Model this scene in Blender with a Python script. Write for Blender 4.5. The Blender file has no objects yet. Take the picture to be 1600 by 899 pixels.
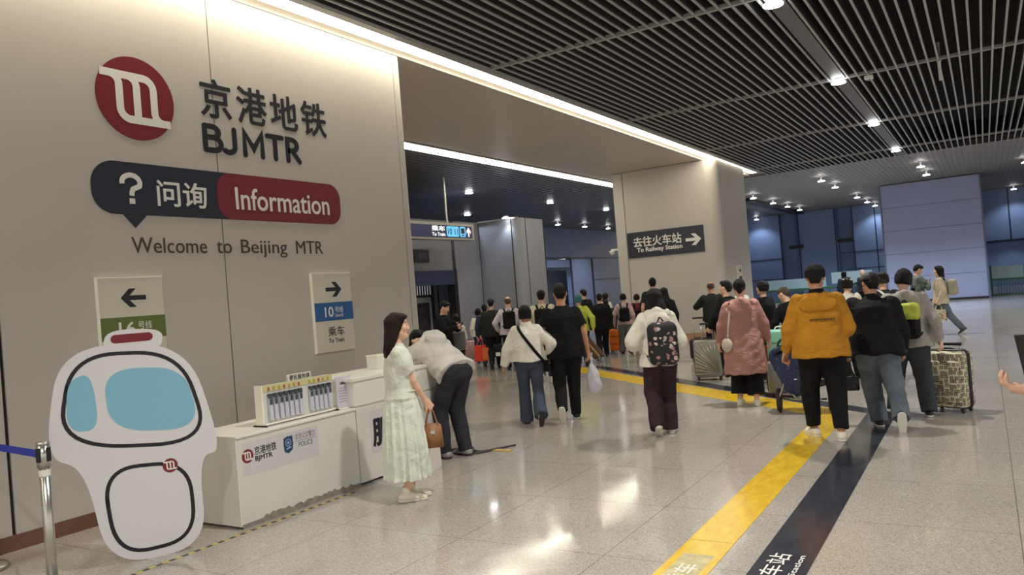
import bpy, bmesh, math, random
import numpy as np
from mathutils import Vector, Matrix
random.seed(7)
S = bpy.context.scene
COL = S.collection
PI = math.pi
# ------------------------------------------------------------------ camera, world, exposure
YAW, PITCH, ROLL, FPX, EYE = 31.593, 0.518, -4.604, 1203.06, 1.66
def camera():
    y, p, r = (math.radians(a) for a in (YAW, PITCH, ROLL))
    F = Vector((-math.sin(y)*math.cos(p), math.cos(y)*math.cos(p), math.sin(p)))
    R0 = Vector((math.cos(y), math.sin(y), 0)); U0 = R0.cross(F)
    R = math.cos(r)*R0 + math.sin(r)*U0; U = -math.sin(r)*R0 + math.cos(r)*U0
    cd = bpy.data.cameras.new('camera'); co = bpy.data.objects.new('camera', cd); COL.objects.link(co)
    cd.sensor_width = 36; cd.lens = FPX/1600*36; cd.clip_start = .05; cd.clip_end = 300
    m = Matrix(((R.x, U.x, -F.x, 0), (R.y, U.y, -F.y, 0), (R.z, U.z, -F.z, EYE), (0, 0, 0, 1)))
    co.matrix_world = m; S.camera = co
camera()
W = bpy.data.worlds.new('world'); W.use_nodes = True; S.world = W
W.node_tree.nodes['Background'].inputs[0].default_value = (1.0, .965, .92, 1)
W.node_tree.nodes['Background'].inputs[1].default_value = WORLD_STRENGTH = .80
S.view_settings.view_transform = 'Standard'; S.view_settings.look = 'None'
S.view_settings.exposure = 0.18; S.view_settings.gamma = 1.0; S.view_settings.use_curve_mapping = False
S.cycles.use_denoising = True; S.cycles.max_bounces = 6; S.cycles.diffuse_bounces = 4
S.cycles.sample_clamp_indirect = 6.0; S.cycles.caustics_reflective = False
SPOT_W = 600.0          # each ceiling downlight
STRIP_EMIT = 10.5       # LED cove strips
DISC_EMIT = 12.0        # the visible lamp discs
COOL = (.74, .85, 1.0); WARM = (1.0, .93, .80)

# ------------------------------------------------------------------ materials
def lin(c):
    return tuple((v/255/12.92 if v <= 10 else ((v/255+.055)/1.055)**2.4) for v in c)
MATS = {}
def mat(name, rgb, rough=.6, metal=0.0, noise=0.0, nscale=20.0, bump=0.0, bscale=60.0, spec=.5, emit=0.0, alpha=1.0, trans=0.0, sheen=0.0, coat=0.0, stretch=None, bdist=.02, bdet=5):
    if name in MATS: return MATS[name]
    m = bpy.data.materials.new(name); m.use_nodes = True
    nt = m.node_tree; b = nt.nodes['Principled BSDF']; c = (*lin(rgb), 1)
    b.inputs['Base Color'].default_value = c; b.inputs['Roughness'].default_value = rough
    b.inputs['Metallic'].default_value = metal; b.inputs['Specular IOR Level'].default_value = spec
    b.inputs['Alpha'].default_value = alpha; b.inputs['Transmission Weight'].default_value = trans
    b.inputs['Sheen Weight'].default_value = sheen; b.inputs['Coat Weight'].default_value = coat
    if emit:
        b.inputs['Emission Color'].default_value = c; b.inputs['Emission Strength'].default_value = emit
    if noise or bump:
        tc = nt.nodes.new('ShaderNodeTexCoord'); src = tc.outputs['Object']
        if stretch:
            mp = nt.nodes.new('ShaderNodeMapping'); mp.inputs['Scale'].default_value = stretch
            nt.links.new(src, mp.inputs[0]); src = mp.outputs[0]
    if noise:
        n = nt.nodes.new('ShaderNodeTexNoise'); n.inputs['Scale'].default_value = nscale; n.inputs['Detail'].default_value = 4
        nt.links.new(src, n.inputs['Vector'])
        r = nt.nodes.new('ShaderNodeMapRange'); r.inputs[1].default_value = .3; r.inputs[2].default_value = .7
        r.inputs[3].default_value = 1-noise; r.inputs[4].default_value = 1+noise
        nt.links.new(n.outputs[0], r.inputs[0])
        mx = nt.nodes.new('ShaderNodeVectorMath'); mx.operation = 'SCALE'; mx.inputs[0].default_value = c[:3]
        nt.links.new(r.outputs[0], mx.inputs['Scale']); nt.links.new(mx.outputs[0], b.inputs['Base Color'])
    if bump:
        n = nt.nodes.new('ShaderNodeTexNoise'); n.inputs['Scale'].default_value = bscale; n.inputs['Detail'].default_value = bdet; n.inputs['Distortion'].default_value = 1.2 if bdet == 3 else 0
        nt.links.new(src, n.inputs['Vector'])
        bp = nt.nodes.new('ShaderNodeBump'); bp.inputs['Strength'].default_value = bump; bp.inputs['Distance'].default_value = bdist
        nt.links.new(n.outputs[0], bp.inputs['Height']); nt.links.new(bp.outputs[0], b.inputs['Normal'])
    MATS[name] = m
    return m
def cloth(name, rgb, **k):
    d = dict(rough=.85, noise=.12, nscale=9, bump=.55, bscale=7.5, spec=.25, bdist=.05, bdet=3); d.update(k)
    return mat(name, rgb, **d)

# ------------------------------------------------------------------ mesh helpers
def link(name, me, m=None, parent=None, smooth=False, matrix=None):
    o = bpy.data.objects.new(name, me); COL.objects.link(o)
    if m is not None:
        for q in (m if isinstance(m, (list, tuple)) else [m]): me.materials.append(q)
    if smooth:
        for p in me.polygons: p.use_smooth = True
    if parent is not None: o.parent = parent
    if matrix is not None: o.matrix_basis = matrix
    return o
def obj(name, bm, m=None, parent=None, smooth=False, matrix=None):
    bmesh.ops.recalc_face_normals(bm, faces=bm.faces[:])
    me = bpy.data.meshes.new(name); bm.to_mesh(me); bm.free()
    return link(name, me, m, parent, smooth, matrix)
def BM(): return bmesh.new()
def box(bm, x0, x1, y0, y1, z0, z1, mi=0, bev=0.0, M=None, seg=2):
    n0 = len(bm.faces)
    r = bmesh.ops.create_cube(bm, size=1.0); vs = r['verts']
    T = Matrix.Translation(((x0+x1)/2, (y0+y1)/2, (z0+z1)/2)) @ Matrix.Diagonal((abs(x1-x0), abs(y1-y0), abs(z1-z0), 1))
    bmesh.ops.transform(bm, matrix=T, verts=vs)
    fs = list({f for v in vs for f in v.link_faces})
    if bev:
        es = list({e for v in vs for e in v.link_edges})
        r2 = bmesh.ops.bevel(bm, geom=es, offset=bev, segments=seg, affect='EDGES', profile=.5)
        fs = list({f for f in r2['faces']} | {f for f in fs if f.is_valid})
        vs = list({v for f in fs for v in f.verts})
    for f in fs: f.material_index = mi
    if M is not None: bmesh.ops.transform(bm, matrix=M, verts=vs)
    return vs
def cyl(bm, a, b, r, r2=None, n=16, mi=0, caps=True):
    a, b = Vector(a), Vector(b); d = b-a
    r2 = r if r2 is None else r2
    q = bmesh.ops.create_cone(bm, cap_ends=caps, segments=n, radius1=r, radius2=r2, depth=d.length)
    M = Matrix.Translation((a+b)/2) @ d.to_track_quat('Z', 'Y').to_matrix().to_4x4()
    bmesh.ops.transform(bm, matrix=M, verts=q['verts'])
    for f in {f for v in q['verts'] for f in v.link_faces}: f.material_index = mi
    return q['verts']
def tube(bm, pts, r, n=8, flat=1.0, mi=0, side=None):
    pts = [Vector(p) for p in pts]; rings = []; prev = None
    for i, p in enumerate(pts):
        t = (pts[min(i+1, len(pts)-1)]-pts[max(i-1, 0)]).normalized()
        if side is not None: u = Vector(side) - t*Vector(side).dot(t)
        elif prev is None: u = t.orthogonal()
        else: u = prev - t*prev.dot(t)
        if u.length < 1e-5: u = t.orthogonal()
        u.normalize(); prev = u; v = t.cross(u)
        rr = r[i] if isinstance(r, (list, tuple)) else r
        rings.append([bm.verts.new(p + u*rr*math.cos(2*PI*k/n) + v*rr*flat*math.sin(2*PI*k/n)) for k in range(n)])
    fs = []
    for i in range(len(rings)-1):
        for k in range(n):
            fs.append(bm.faces.new((rings[i][k], rings[i][(k+1) % n], rings[i+1][(k+1) % n], rings[i+1][k])))
    fs.append(bm.faces.new(rings[0][::-1])); fs.append(bm.faces.new(rings[-1]))
    for f in fs: f.material_index = mi
def curve_pts(pts, n=24):
    """Catmull-Rom through the points."""
    P = [Vector(p) for p in pts]; P = [P[0]*2-P[1]] + P + [P[-1]*2-P[-2]]; out = []
    m = max(2, n//(len(P)-3))
    for i in range(1, len(P)-2):
        for k in range(m):
            t = k/m
            out.append(.5*((2*P[i]) + (P[i+1]-P[i-1])*t + (2*P[i-1]-5*P[i]+4*P[i+1]-P[i+2])*t*t + (3*P[i]-P[i-1]-3*P[i+1]+P[i+2])*t**3))
    out.append(P[-2]); return out
def lathe(bm, prof, n=24, mi=0, c=(0, 0, 0)):
    rings = []
    for r, z in prof:
        rings.append([bm.verts.new((c[0]+r*math.cos(2*PI*k/n), c[1]+r*math.sin(2*PI*k/n), c[2]+z)) for k in range(n)])
    for i in range(len(rings)-1):
        for k in range(n):
            f = bm.faces.new((rings[i][k], rings[i][(k+1) % n], rings[i+1][(k+1) % n], rings[i+1][k])); f.material_index = mi
    for rg in (rings[0][::-1], rings[-1]):
        f = bm.faces.new(rg); f.material_index = mi
def prism(bm, pts, d0, d1, mi=0):
    """A 2-D outline (x, y) extruded from z = d0 to d1."""
    a = [bm.verts.new((x, y, d0)) for x, y in pts]; b = [bm.verts.new((x, y, d1)) for x, y in pts]
    fs = [bm.faces.new(a[::-1]), bm.faces.new(b)]
    n = len(pts)
    for i in range(n): fs.append(bm.faces.new((a[i], a[(i+1) % n], b[(i+1) % n], b[i])))
    for f in fs: f.material_index = mi; f.normal_update()
    big = [f for f in fs[:2] if len(f.verts) > 4]
    if big: bmesh.ops.triangulate(bm, faces=big)
def rrect(x0, x1, y0, y1, r, n=8):
    out = []
    for cx, cy, a0 in ((x1-r, y1-r, 0), (x0+r, y1-r, 90), (x0+r, y0+r, 180), (x1-r, y0+r, 270)):
        for k in range(n+1):
            a = math.radians(a0+90*k/n); out.append((cx+r*math.cos(a), cy+r*math.sin(a)))
    return out
def disc(cx, cy, r, n=48): return [(cx+r*math.cos(2*PI*k/n), cy+r*math.sin(2*PI*k/n)) for k in range(n)]
def stroke(bm, pts, w, d0, d1, mi=0):
    P = []; L = []; R = []
    for p in pts:
        if not P or (Vector((p[0], p[1]))-P[-1]).length > w*.02: P.append(Vector((p[0], p[1])))
    for i in range(len(P)):
        t0 = (P[i]-P[i-1]).normalized() if i else None; t1 = (P[i+1]-P[i]).normalized() if i < len(P)-1 else None
        t = (t0+t1).normalized() if t0 and t1 else (t0 or t1)
        nn = Vector((-t.y, t.x)); k = w/2/max(.5, nn.dot(Vector((-t1.y, t1.x))) if t0 and t1 else 1)
        L.append(P[i]+nn*k); R.append(P[i]-nn*k)
    for i in range(len(P)-1):
        prism(bm, [R[i], R[i+1], L[i+1], L[i]], d0, d1, mi)
def arrow(bm, x0, x1, y0, y1, d0, d1, left=False, w=.26):
    """Transit-style arrow filling the box, pointing right (or left)."""
    cy = (y0+y1)/2; h = y1-y0; t = h*w; a = t*1.45
    pts = [(x0, cy-t/2), (x1-a-t/2, cy-t/2), (x1-h/2-a, y0), (x1-h/2, y0), (x1, cy), (x1-h/2, y1), (x1-h/2-a, y1), (x1-a-t/2, cy+t/2), (x0, cy+t/2)]
    if left: pts = [(x0+x1-x, y) for x, y in pts][::-1]
    prism(bm, pts, d0, d1)
def text(name, body, x0, x1, y0, y1, m, parent=None, M=None, depth=.003, bold=0.0, z=0.0, space=1.0):
    """Lettering fitted to a box, as a solid mesh lying on the local xy plane."""
    c = bpy.data.curves.new('t', 'FONT'); c.body = body; c.extrude = .01; c.resolution_u = 3; c.space_character = space
    o = bpy.data.objects.new('t', c); COL.objects.link(o)
    dg = bpy.context.evaluated_depsgraph_get()
    me = bpy.data.meshes.new_from_object(o.evaluated_get(dg)); bpy.data.objects.remove(o); bpy.data.curves.remove(c)
    n = len(me.vertices); a = np.empty(n*3, np.float32); me.vertices.foreach_get('co', a); a = a.reshape(-1, 3)
    lo, hi = a.min(0), a.max(0)
    a[:, 0] = x0 + (a[:, 0]-lo[0])/(hi[0]-lo[0])*(x1-x0)
    a[:, 1] = y0 + (a[:, 1]-lo[1])/(hi[1]-lo[1])*(y1-y0)
    a[:, 2] = z + (a[:, 2]-lo[2])/(hi[2]-lo[2])*depth
    me.vertices.foreach_set('co', a.ravel()); me.update(); me.name = name; me.materials.clear()
    if bold:
        r = bold*(y1-y0)*1.15; bm = bmesh.new()
        for k in range(8):
            n0 = len(bm.verts); bm.from_mesh(me); bm.verts.ensure_lookup_table()
            bmesh.ops.translate(bm, verts=bm.verts[n0:], vec=(r*math.cos(k*PI/4), r*math.sin(k*PI/4), depth*.004*k))
        bm.to_mesh(me); bm.free()
    return link(name, me, m, parent, False, M)
def tag(o, label=None, cat=None, group=None, kind=None):
    if label: o['label'] = label
    if cat: o['category'] = cat
    if group: o['group'] = group
    if kind: o['kind'] = kind
    return o
def thing(name, label, cat, loc=(0, 0, 0), rz=0.0, group=None, M=None):
    o = bpy.data.objects.new(name, None); COL.objects.link(o); o.empty_display_size = .1
    if M is not None: o.matrix_basis = M
    else:
        o.location = loc; o.rotation_euler = (0, 0, rz)
    return tag(o, label, cat, group)
def struct(name, bm, m, smooth=False): return tag(obj(name, bm, m, None, smooth), kind='structure')
def frame(o, x, y, z):
    return Matrix(((x[0], y[0], z[0], o[0]), (x[1], y[1], z[1], o[1]), (x[2], y[2], z[2], o[2]), (0, 0, 0, 1)))
WX = -6.5
def on_wall(off=.0015): return frame((WX+off, 0, 0), (0, 1, 0), (0, 0, 1), (1, 0, 0))       # local (x, y) = (Y, z) of the beige wall
def on_col(off=.0015): return frame((0, 21.2-off, 0), (1, 0, 0), (0, 0, 1), (0, -1, 0))     # local (x, y) = (X, z) of the pier front

# ------------------------------------------------------------------ setting materials
def wall_mat(name, rgb, rough=.42):
    return mat(name, rgb, rough=rough, noise=.03, nscale=.8, bump=.03, bscale=180, spec=.4)
m_wall = wall_mat('beige_enamel_panel', (196, 190, 181))
m_joint = mat('dark_joint', (38, 33, 30), rough=.8)
m_soffit = wall_mat('beige_soffit_panel', (186, 176, 163), .35)
m_blue = wall_mat('blue_grey_enamel_panel', (124, 140, 174), .42)
m_lav = wall_mat('pale_lavender_panel', (164, 169, 198), .4)
m_inner = wall_mat('grey_enamel_panel', (132, 132, 140), .4)
m_brown = mat('brown_skirting', (112, 78, 64), rough=.4)
m_tanbase = mat('tan_skirting', (178, 138, 112), rough=.4)
m_slat = mat('grey_slat', (160, 160, 160), rough=.45, metal=0.0)
m_dark = mat('black_plenum', (16, 16, 17), rough=.95)
m_metal = mat('brushed_steel', (200, 198, 192), rough=.28, metal=1.0)
m_white = mat('white_paint', (226, 224, 214), rough=.4)
m_black = mat('black_plastic', (22, 22, 24), rough=.45)
m_navy = mat('navy_print', (30, 36, 52), rough=.45)
m_maroon = mat('maroon_print', (122, 28, 46), rough=.42)
m_ink = mat('black_print', (24, 24, 30), rough=.5)
m_wprint = mat('white_print', (232, 230, 224), rough=.5)
m_trimg = mat('grey_trim', (150, 148, 146), rough=.4)

def floor_mat():
    m = bpy.data.materials.new('polished_granite'); m.use_nodes = True; nt = m.node_tree; b = nt.nodes['Principled BSDF']
    N = nt.nodes.new; Lk = nt.links.new
    tc = N('ShaderNodeTexCoord')
    v = N('ShaderNodeTexVoronoi'); v.inputs['Scale'].default_value = 150; Lk(tc.outputs['Object'], v.inputs['Vector'])
    sep = N('ShaderNodeSeparateColor'); Lk(v.outputs['Color'], sep.inputs[0])
    cr = N('ShaderNodeValToRGB'); e = cr.color_ramp.elements
    e[0].position = 0; e[0].color = (*lin((140, 134, 126)), 1); e[1].position = 1; e[1].color = (*lin((200, 195, 187)), 1)
    k = cr.color_ramp.elements.new(.2); k.color = (*lin((166, 160, 152)), 1)
    k = cr.color_ramp.elements.new(.8); k.color = (*lin((180, 174, 166)), 1)
    Lk(sep.outputs[0], cr.inputs[0])
    n = N('ShaderNodeTexNoise'); n.inputs['Scale'].default_value = .7; n.inputs['Detail'].default_value = 5; Lk(tc.outputs['Object'], n.inputs['Vector'])
    mr = N('ShaderNodeMapRange'); mr.inputs[1].default_value = .3; mr.inputs[2].default_value = .7; mr.inputs[3].default_value = .90; mr.inputs[4].default_value = 1.06
    Lk(n.outputs[0], mr.inputs[0])
    # joints: a 1.09 x 1.2 m grid
    br = N('ShaderNodeTexBrick'); br.offset = 0; br.inputs['Scale'].default_value = 1
    br.inputs['Mortar Size'].default_value = .003; br.inputs['Brick Width'].default_value = 1.1; br.inputs['Row Height'].default_value = 1.1
    br.inputs['Color1'].default_value = br.inputs['Color2'].default_value = (1, 1, 1, 1); br.inputs['Mortar'].default_value = (.45, .42, .4, 1)
    mp = N('ShaderNodeMapping'); mp.inputs['Location'].default_value = (-.06+1.1*20, -7.61+1.1*20, 0); Lk(tc.outputs['Object'], mp.inputs[0]); Lk(mp.outputs[0], br.inputs['Vector'])
    m1 = N('ShaderNodeVectorMath'); m1.operation = 'SCALE'; Lk(cr.outputs[0], m1.inputs[0]); Lk(mr.outputs[0], m1.inputs['Scale'])
    m2 = N('ShaderNodeVectorMath'); m2.operation = 'MULTIPLY'; Lk(m1.outputs[0], m2.inputs[0]); Lk(br.outputs[0], m2.inputs[1])
    Lk(m2.outputs[0], b.inputs['Base Color'])
    n2 = N('ShaderNodeTexNoise'); n2.inputs['Scale'].default_value = 1.6; n2.inputs['Detail'].default_value = 6; Lk(tc.outputs['Object'], n2.inputs['Vector'])
    r2 = N('ShaderNodeMapRange'); r2.inputs[1].default_value = .3; r2.inputs[2].default_value = .75; r2.inputs[3].default_value = .06; r2.inputs[4].default_value = .17
    Lk(n2.outputs[0], r2.inputs[0]); Lk(r2.outputs[0], b.inputs['Roughness'])
    b.inputs['Specular IOR Level'].default_value = .55
    n3 = N('ShaderNodeTexNoise'); n3.inputs['Scale'].default_value = 2.2; Lk(tc.outputs['Object'], n3.inputs['Vector'])
    bp = N('ShaderNodeBump'); bp.inputs['Strength'].default_value = .05; bp.inputs['Distance'].default_value = .02; Lk(n3.outputs[0], bp.inputs['Height']); Lk(bp.outputs[0], b.inputs['Normal'])
    return m

# ------------------------------------------------------------------ floor
bm = BM(); box(bm, -24, 14, -8, 52, -.2, 0); struct('floor', bm, floor_mat())

# ------------------------------------------------------------------ ceilings
ZC = 5.0
bm = BM()
XS0, XS1, YS0, YS1 = -6.0, 9.6, -6, 26.95
x = XS0; k = 0
while x < XS1:
    if not (-2.09 < x < -1.84):
        box(bm, x-.015, x+.015, YS0, YS1, ZC, ZC+.02, 0); box(bm, x-.013, x+.013, YS0, YS1, ZC+.02, ZC+.17, 1)
    x += .155; k += 1
for y in (-.66, 4.49, 9.65, 14.8, 19.95, 25.1):
    box(bm, XS0, XS1, y-.022, y+.022, ZC-.006, ZC+.05)
struct('ceiling_slats', bm, [m_slat, mat('slat_side_shade', (58, 58, 60), rough=.7)])  # sides darker than undersides: the shade between slats is in the colour
bm = BM(); box(bm, XS0-.1, XS1, YS0, YS1, ZC+.75, ZC+.85); box(bm, XS0-.1, XS1, YS1, YS1+.05, ZC+.03, ZC+.85); struct('ceiling_plenum', bm, m_dark)
bm = BM(); box(bm, -2.07, -1.855, YS0, YS1-.2, ZC+.005, ZC+.06); struct('trim_1', bm, mat('dark_track_cover', (92, 90, 92), rough=.5))
# ribbed metal ceilings over the far zone and behind the opening
m_rib = mat('fine_ribbed_ceiling', (122, 116, 108), rough=.55, spec=.6)
m_rib2 = mat('dark_ribbed_ceiling', (96, 96, 98), rough=.36, spec=.5)
bm = BM(); box(bm, -12.2, 9.6, YS1, 52, ZC+.03, ZC+.2)
x = -12.2
while x < 9.6: box(bm, x, x+.15, YS1, 47, ZC+.018, ZC+.05); x += .16
struct('ceiling_far', bm, m_rib)
bm = BM(); box(bm, -24, -10.05, -2, 52, ZC+.03, ZC+.2)
x = -24
while x < -10.2: box(bm, x, x+.15, -2, 47, ZC, ZC+.04); x += .2
struct('ceiling_inner', bm, m_rib2)
# beam soffit between the two cove strips
bm = BM(); box(bm, -9.86, -6.5, -6, 26.3, ZC-.02, ZC+.5); struct('beam', bm, m_soffit)
m_strip = mat('led_strip', (255, 246, 224), emit=STRIP_EMIT)
def cove(name, x0, x1, y0, y1, label, edge, dz=0):
    t = thing(name, label, 'light', ((x0+x1)/2, y0, ZC+dz))
    L = y1-y0; w = (x1-x0)/2
    bm = BM(); box(bm, -w, w, 0, L, .02, .04); obj('diffuser', bm, m_strip, t)
    bm = BM(); box(bm, -w-.02, w+.02, -.02, L+.02, .045, .12); box(bm, *((w, w+.11) if edge > 0 else (w, w+.03)), 0, L, -.012 if edge > 0 else .03, .05)
    obj('channel', bm, m_trimg, t)
cove('cove_light', -6.40, -6.12, -6, 26.0, 'long white light strip along the beige wall top and slatted ceiling edge', 1)
cove('cove_light', -10.40, -10.02, 2, 24.6, 'white light strip on the far edge of the beam above the opening', -1, -.055)

# ------------------------------------------------------------------ beige wall on the left
def arc_outline(x0, x1, y0, y1, r, n=8):
    """Rectangle with the corner (x1, y1) rounded."""
    p = [(x0, y0), (x1, y0)]
    for k in range(n+1):
        a = math.radians(90*k/n); p.append((x1-r+r*math.cos(a), y1-r+r*math.sin(a)))
    return p + [(x0, y1)]
bm = BM(); g = .006
ys = [-6, -3.38, -1.26, .86, 2.984, 5.107, 7.99]
for a, b in zip(ys, ys[1:]):
    gg = .014 if a == 2.984 or b == 2.984 else g
    box(bm, -6.6, WX, a+(gg if a == 2.984 else g), b-(gg if b == 2.984 else g), .12, ZC-.03)
prism(bm, arc_outline(-9.3, WX, 7.99+g, 8.15, .06), .12, ZC-.03)
box(bm, -9.3, -6.6, -6, 7.99, 0, ZC-.03, 1)
box(bm, -6.6, WX-.02, -6, 8.0, .0, ZC-.03, 1)
struct('wall_left', bm, [m_wall, m_joint])
bm = BM(); box(bm, -6.58, WX+.012, -6, 8.16, 0, .12); struct('baseboard_left', bm, m_brown)

# ------------------------------------------------------------------ pier beyond the opening (beige, rounded corner)
bm = BM()
g = .011
box(bm, -9.25, -8.935-g, 21.2, 25.5, .16, ZC-.03); box(bm, -8.935+g, -6.489-g, 21.2, 21.5, .16, ZC-.03)
pts = [(-6.489+g, 21.2)]
for k in range(11):
    a = math.radians(-90+90*k/10); pts.append((-6.5+.34*math.cos(a), 21.2+.34+.34*math.sin(a)))
pts += [(-6.16, 24.2), (-6.489+g, 24.2)]
prism(bm, pts, .16, ZC-.03)
box(bm, -9.2, -6.2, 21.4, 24.15, 0, ZC-.03, 1)
struct('column', bm, [m_wall, m_joint])
bm = BM(); box(bm, -9.26, -6.45, 21.185, 24.2, 0, .16); prism(bm, [(-6.489, 21.185)]+[(-6.5+.355*math.cos(math.radians(-90+9*k)), 21.54+.355*math.sin(math.radians(-90+9*k))) for k in range(11)]+[(-6.145, 24.21), (-6.489, 24.21)], 0, .16)
struct('baseboard_column', bm, m_tanbase)

# ------------------------------------------------------------------ zone behind the opening
XI = -13.5
bm = BM()
box(bm, XI-.2, XI, 8, 16.2, 0, 4.0); box(bm, XI-.2, XI, 16.2, 18.68, 2.53, 4.0); box(bm, XI-.2, XI, 18.84, 20.3, 0, 4.0); struct('wall_inner', bm, m_inner)
bm = BM(); box(bm, -14.9, -14.71, 15, 21, 0, 3.0); box(bm, -19.3, XI-.2, 8, 22, 3.8, 4.0); struct('wall_doorway', bm, m_inner)
bm = BM(); box(bm, XI-.25, XI+.02, 18.68, 18.84, 0, 2.55); box(bm, XI-.1, XI+.35, 18.72, 18.8, 0, .04); struct('trim_2', bm, m_black)
bm = BM(); box(bm, XI+.005, XI+.05, 16.2, 18.66, 2.1, 2.53, bev=.01); tag(obj('doorway_fascia', bm, mat('dark_blue_fascia', (38, 48, 84), rough=.4)), 'dark blue fascia board across the inner doorway head', 'fascia')
# lit panel and poster seen through the doorway
t = thing('lit_screen', 'pale slatted light panel above the poster inside the doorway', 'screen', (-14.7, 18.9, 0))
bm = BM(); box(bm, 0, .03, -.9, .12, 1.86, 2.3); obj('panel', bm, mat('pale_panel', (205, 208, 215), rough=.5, emit=.35), t)
bm = BM()
for k in range(8): box(bm, .03, .06, -.88+k*.125, -.83+k*.125, 1.86, 2.3)
box(bm, .03, .07, -.9, .2, 1.79, 1.86); box(bm, .03, .08, .12, .22, 0, 2.5); obj('frame', bm, mat('dark_frame', (40, 42, 48), rough=.5), t)
t = thing('poster', 'dark poster with pale blossoms in a white frame inside the doorway', 'poster', (-14.7, 18.9, 0))
bm = BM(); box(bm, 0, .03, -.7, .12, .2, 1.78); obj('frame', bm, mat('white_frame', (200, 202, 206), rough=.4), t)
bm = BM(); box(bm, .03, .04, -.6, .0, .35, 1.62); obj('picture', bm, mat('poster_print', (70, 62, 70), rough=.5, noise=.9, nscale=7), t)
t = thing('glass_door', 'pale blue grey glass door leaf right of the poster inside the doorway', 'door', (-14.7, 19.2, 0))
bm = BM(); box(bm, 0, .03, .0, .95, .0, 2.5); obj('panel', bm, mat('milky_glass', (150, 158, 172), rough=.2), t)
bm = BM(); box(bm, .03, .05, .17, .21, 0, 2.5); box(bm, .03, .05, .93, .97, 0, 2.5); obj('stile', bm, MATS['dark_frame'], t)
# rounded pier and its right flank
bm = BM()
pts = [(-13.53, 20.2), (-12.3, 20.2)]
for k in range(7):
    a = math.radians(-90+90*k/6); pts.append((-12.3+.27*math.cos(a), 20.47+.27*math.sin(a)))
pts += [(-12.03, 21.8), (-13.53, 21.8)]
prism(bm, pts, 0, 4.0); struct('column_inner', bm, wall_mat('silver_grey_panel', (142, 144, 152), .38))
bm = BM()
for x in (-13.50, -12.28): box(bm, x-.012, x+.012, 20.185, 20.21, 0, 4.0)
box(bm, -12.035, -12.02, 20.62, 20.64, 0, 4.0); box(bm, -12.04, -12.02, 21.74, 21.78, 0, 4.0)
struct('trim_3', bm, m_joint)
bm = BM(); box(bm, XI, -12.0, 20.17, 20.2, 3.98, 4.02); struct('trim_4', bm, m_metal)
# blue wall further back, right of the pier
bm = BM(); box(bm, -19.6, -19.3, 20, 46.2, 3.42, ZC); box(bm, -19.6, -19.3, 37.7, 46.2, 0, 3.42); box(bm, -19.6, -19.3, 20, 34.4, 0, 3.42); box(bm, -19.6, -19.3, 34.4, 37.7, 2.9, 3.3)
struct('wall_back', bm, m_blue)
bm = BM(); box(bm, -21.6, -21.3, 30, 48, 0, 3.5); box(bm, -21.6, -19.61, 33, 39, 3.45, 3.6); box(bm, -21.4, -19.61, 46, 46.3, 0, 3.5); struct('wall_room', bm, mat('pale_grey_panel', (186, 190, 194), rough=.5))
bm = BM(); box(bm, -19.3, -19.26, 30, 46, 3.36, 3.44)
for y in (34.5, 37.7, 40.4): box(bm, -19.3, -19.25, y-.06, y+.06, 0, 3.4)
box(bm, -19.3, -19.27, 40.4, 46, 2.1, 2.16); box(bm, -19.3, -19.27, 34.5, 37.7, 2.74, 2.9); struct('trim_5', bm, mat('dark_blue_trim', (34, 42, 62), rough=.5))
bm = BM(); box(bm, -21.25, -21.2, 34.5, 35.6, 1.2, 2.5)
for k in range(6): box(bm, -21.2, -21.15, 34.5+k*.2, 34.58+k*.2, 1.2, 2.5)
tag(obj('glow_louvre', bm, mat('pale_louvre', (150, 168, 180), rough=.5, emit=.12)), 'pale louvred panel inside the far back doorway', 'louvre')  # emission put in to lighten the doorway; the louvre is no lamp

# ------------------------------------------------------------------ far hall
YF = 46.0
bm = BM()
box(bm, -12.2, -9.9, YF, YF+.6, 0, ZC); box(bm, -12.2, .1, YF+.5, YF+.8, 0, ZC+.1); box(bm, -8.9, -6.9, YF, YF+.6, 0, ZC)
box(bm, -6.1, .1, YF, YF+.6, 0, ZC); box(bm, .1, 8, YF, YF+.3, 2.35, ZC); box(bm, 3.4, 8, YF, YF+.3, 0, 2.4)
box(bm, .0, 3.6, YF+3, YF+3.3, 0, 2.6); box(bm, .0, 3.6, YF+.3, YF+3.3, 2.62, 2.8); box(bm, 8, 8.3, 27, 49, 0, ZC); box(bm, -12.5, -12.2, 31, 46.3, 0, ZC)
struct('wall_far', bm, m_blue)
bm = BM()
for x, z0, z1, w in ((-11.0, 2.46, 2.5, 2.4), (-5.6, 2.46, 2.5, 2.2), (-5.6, 1.55, 1.58, 2.2), (-11.0, 1.3, 1.33, 2.4)): box(bm, x-w/2, x+w/2, YF-.03, YF, z0, z1)
for x in (-9.9, -8.9, -6.95, -6.05, -4.9): box(bm, x-.03, x+.03, YF-.03, YF, 0, ZC)
for x in (1.2, 3.4): box(bm, x-.03, x+.03, YF-.03, YF, 2.35, ZC)
box(bm, .1, 3.5, YF-.05, YF, 2.3, 2.42)
struct('trim_6', bm, mat('dark_blue_trim', (34, 42, 62)))
# dark beam under the far ceiling
bm = BM(); box(bm, -8.95, -8.5, 34, 45.9, ZC-.12, ZC); struct('beam_far', bm, m_black)
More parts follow.
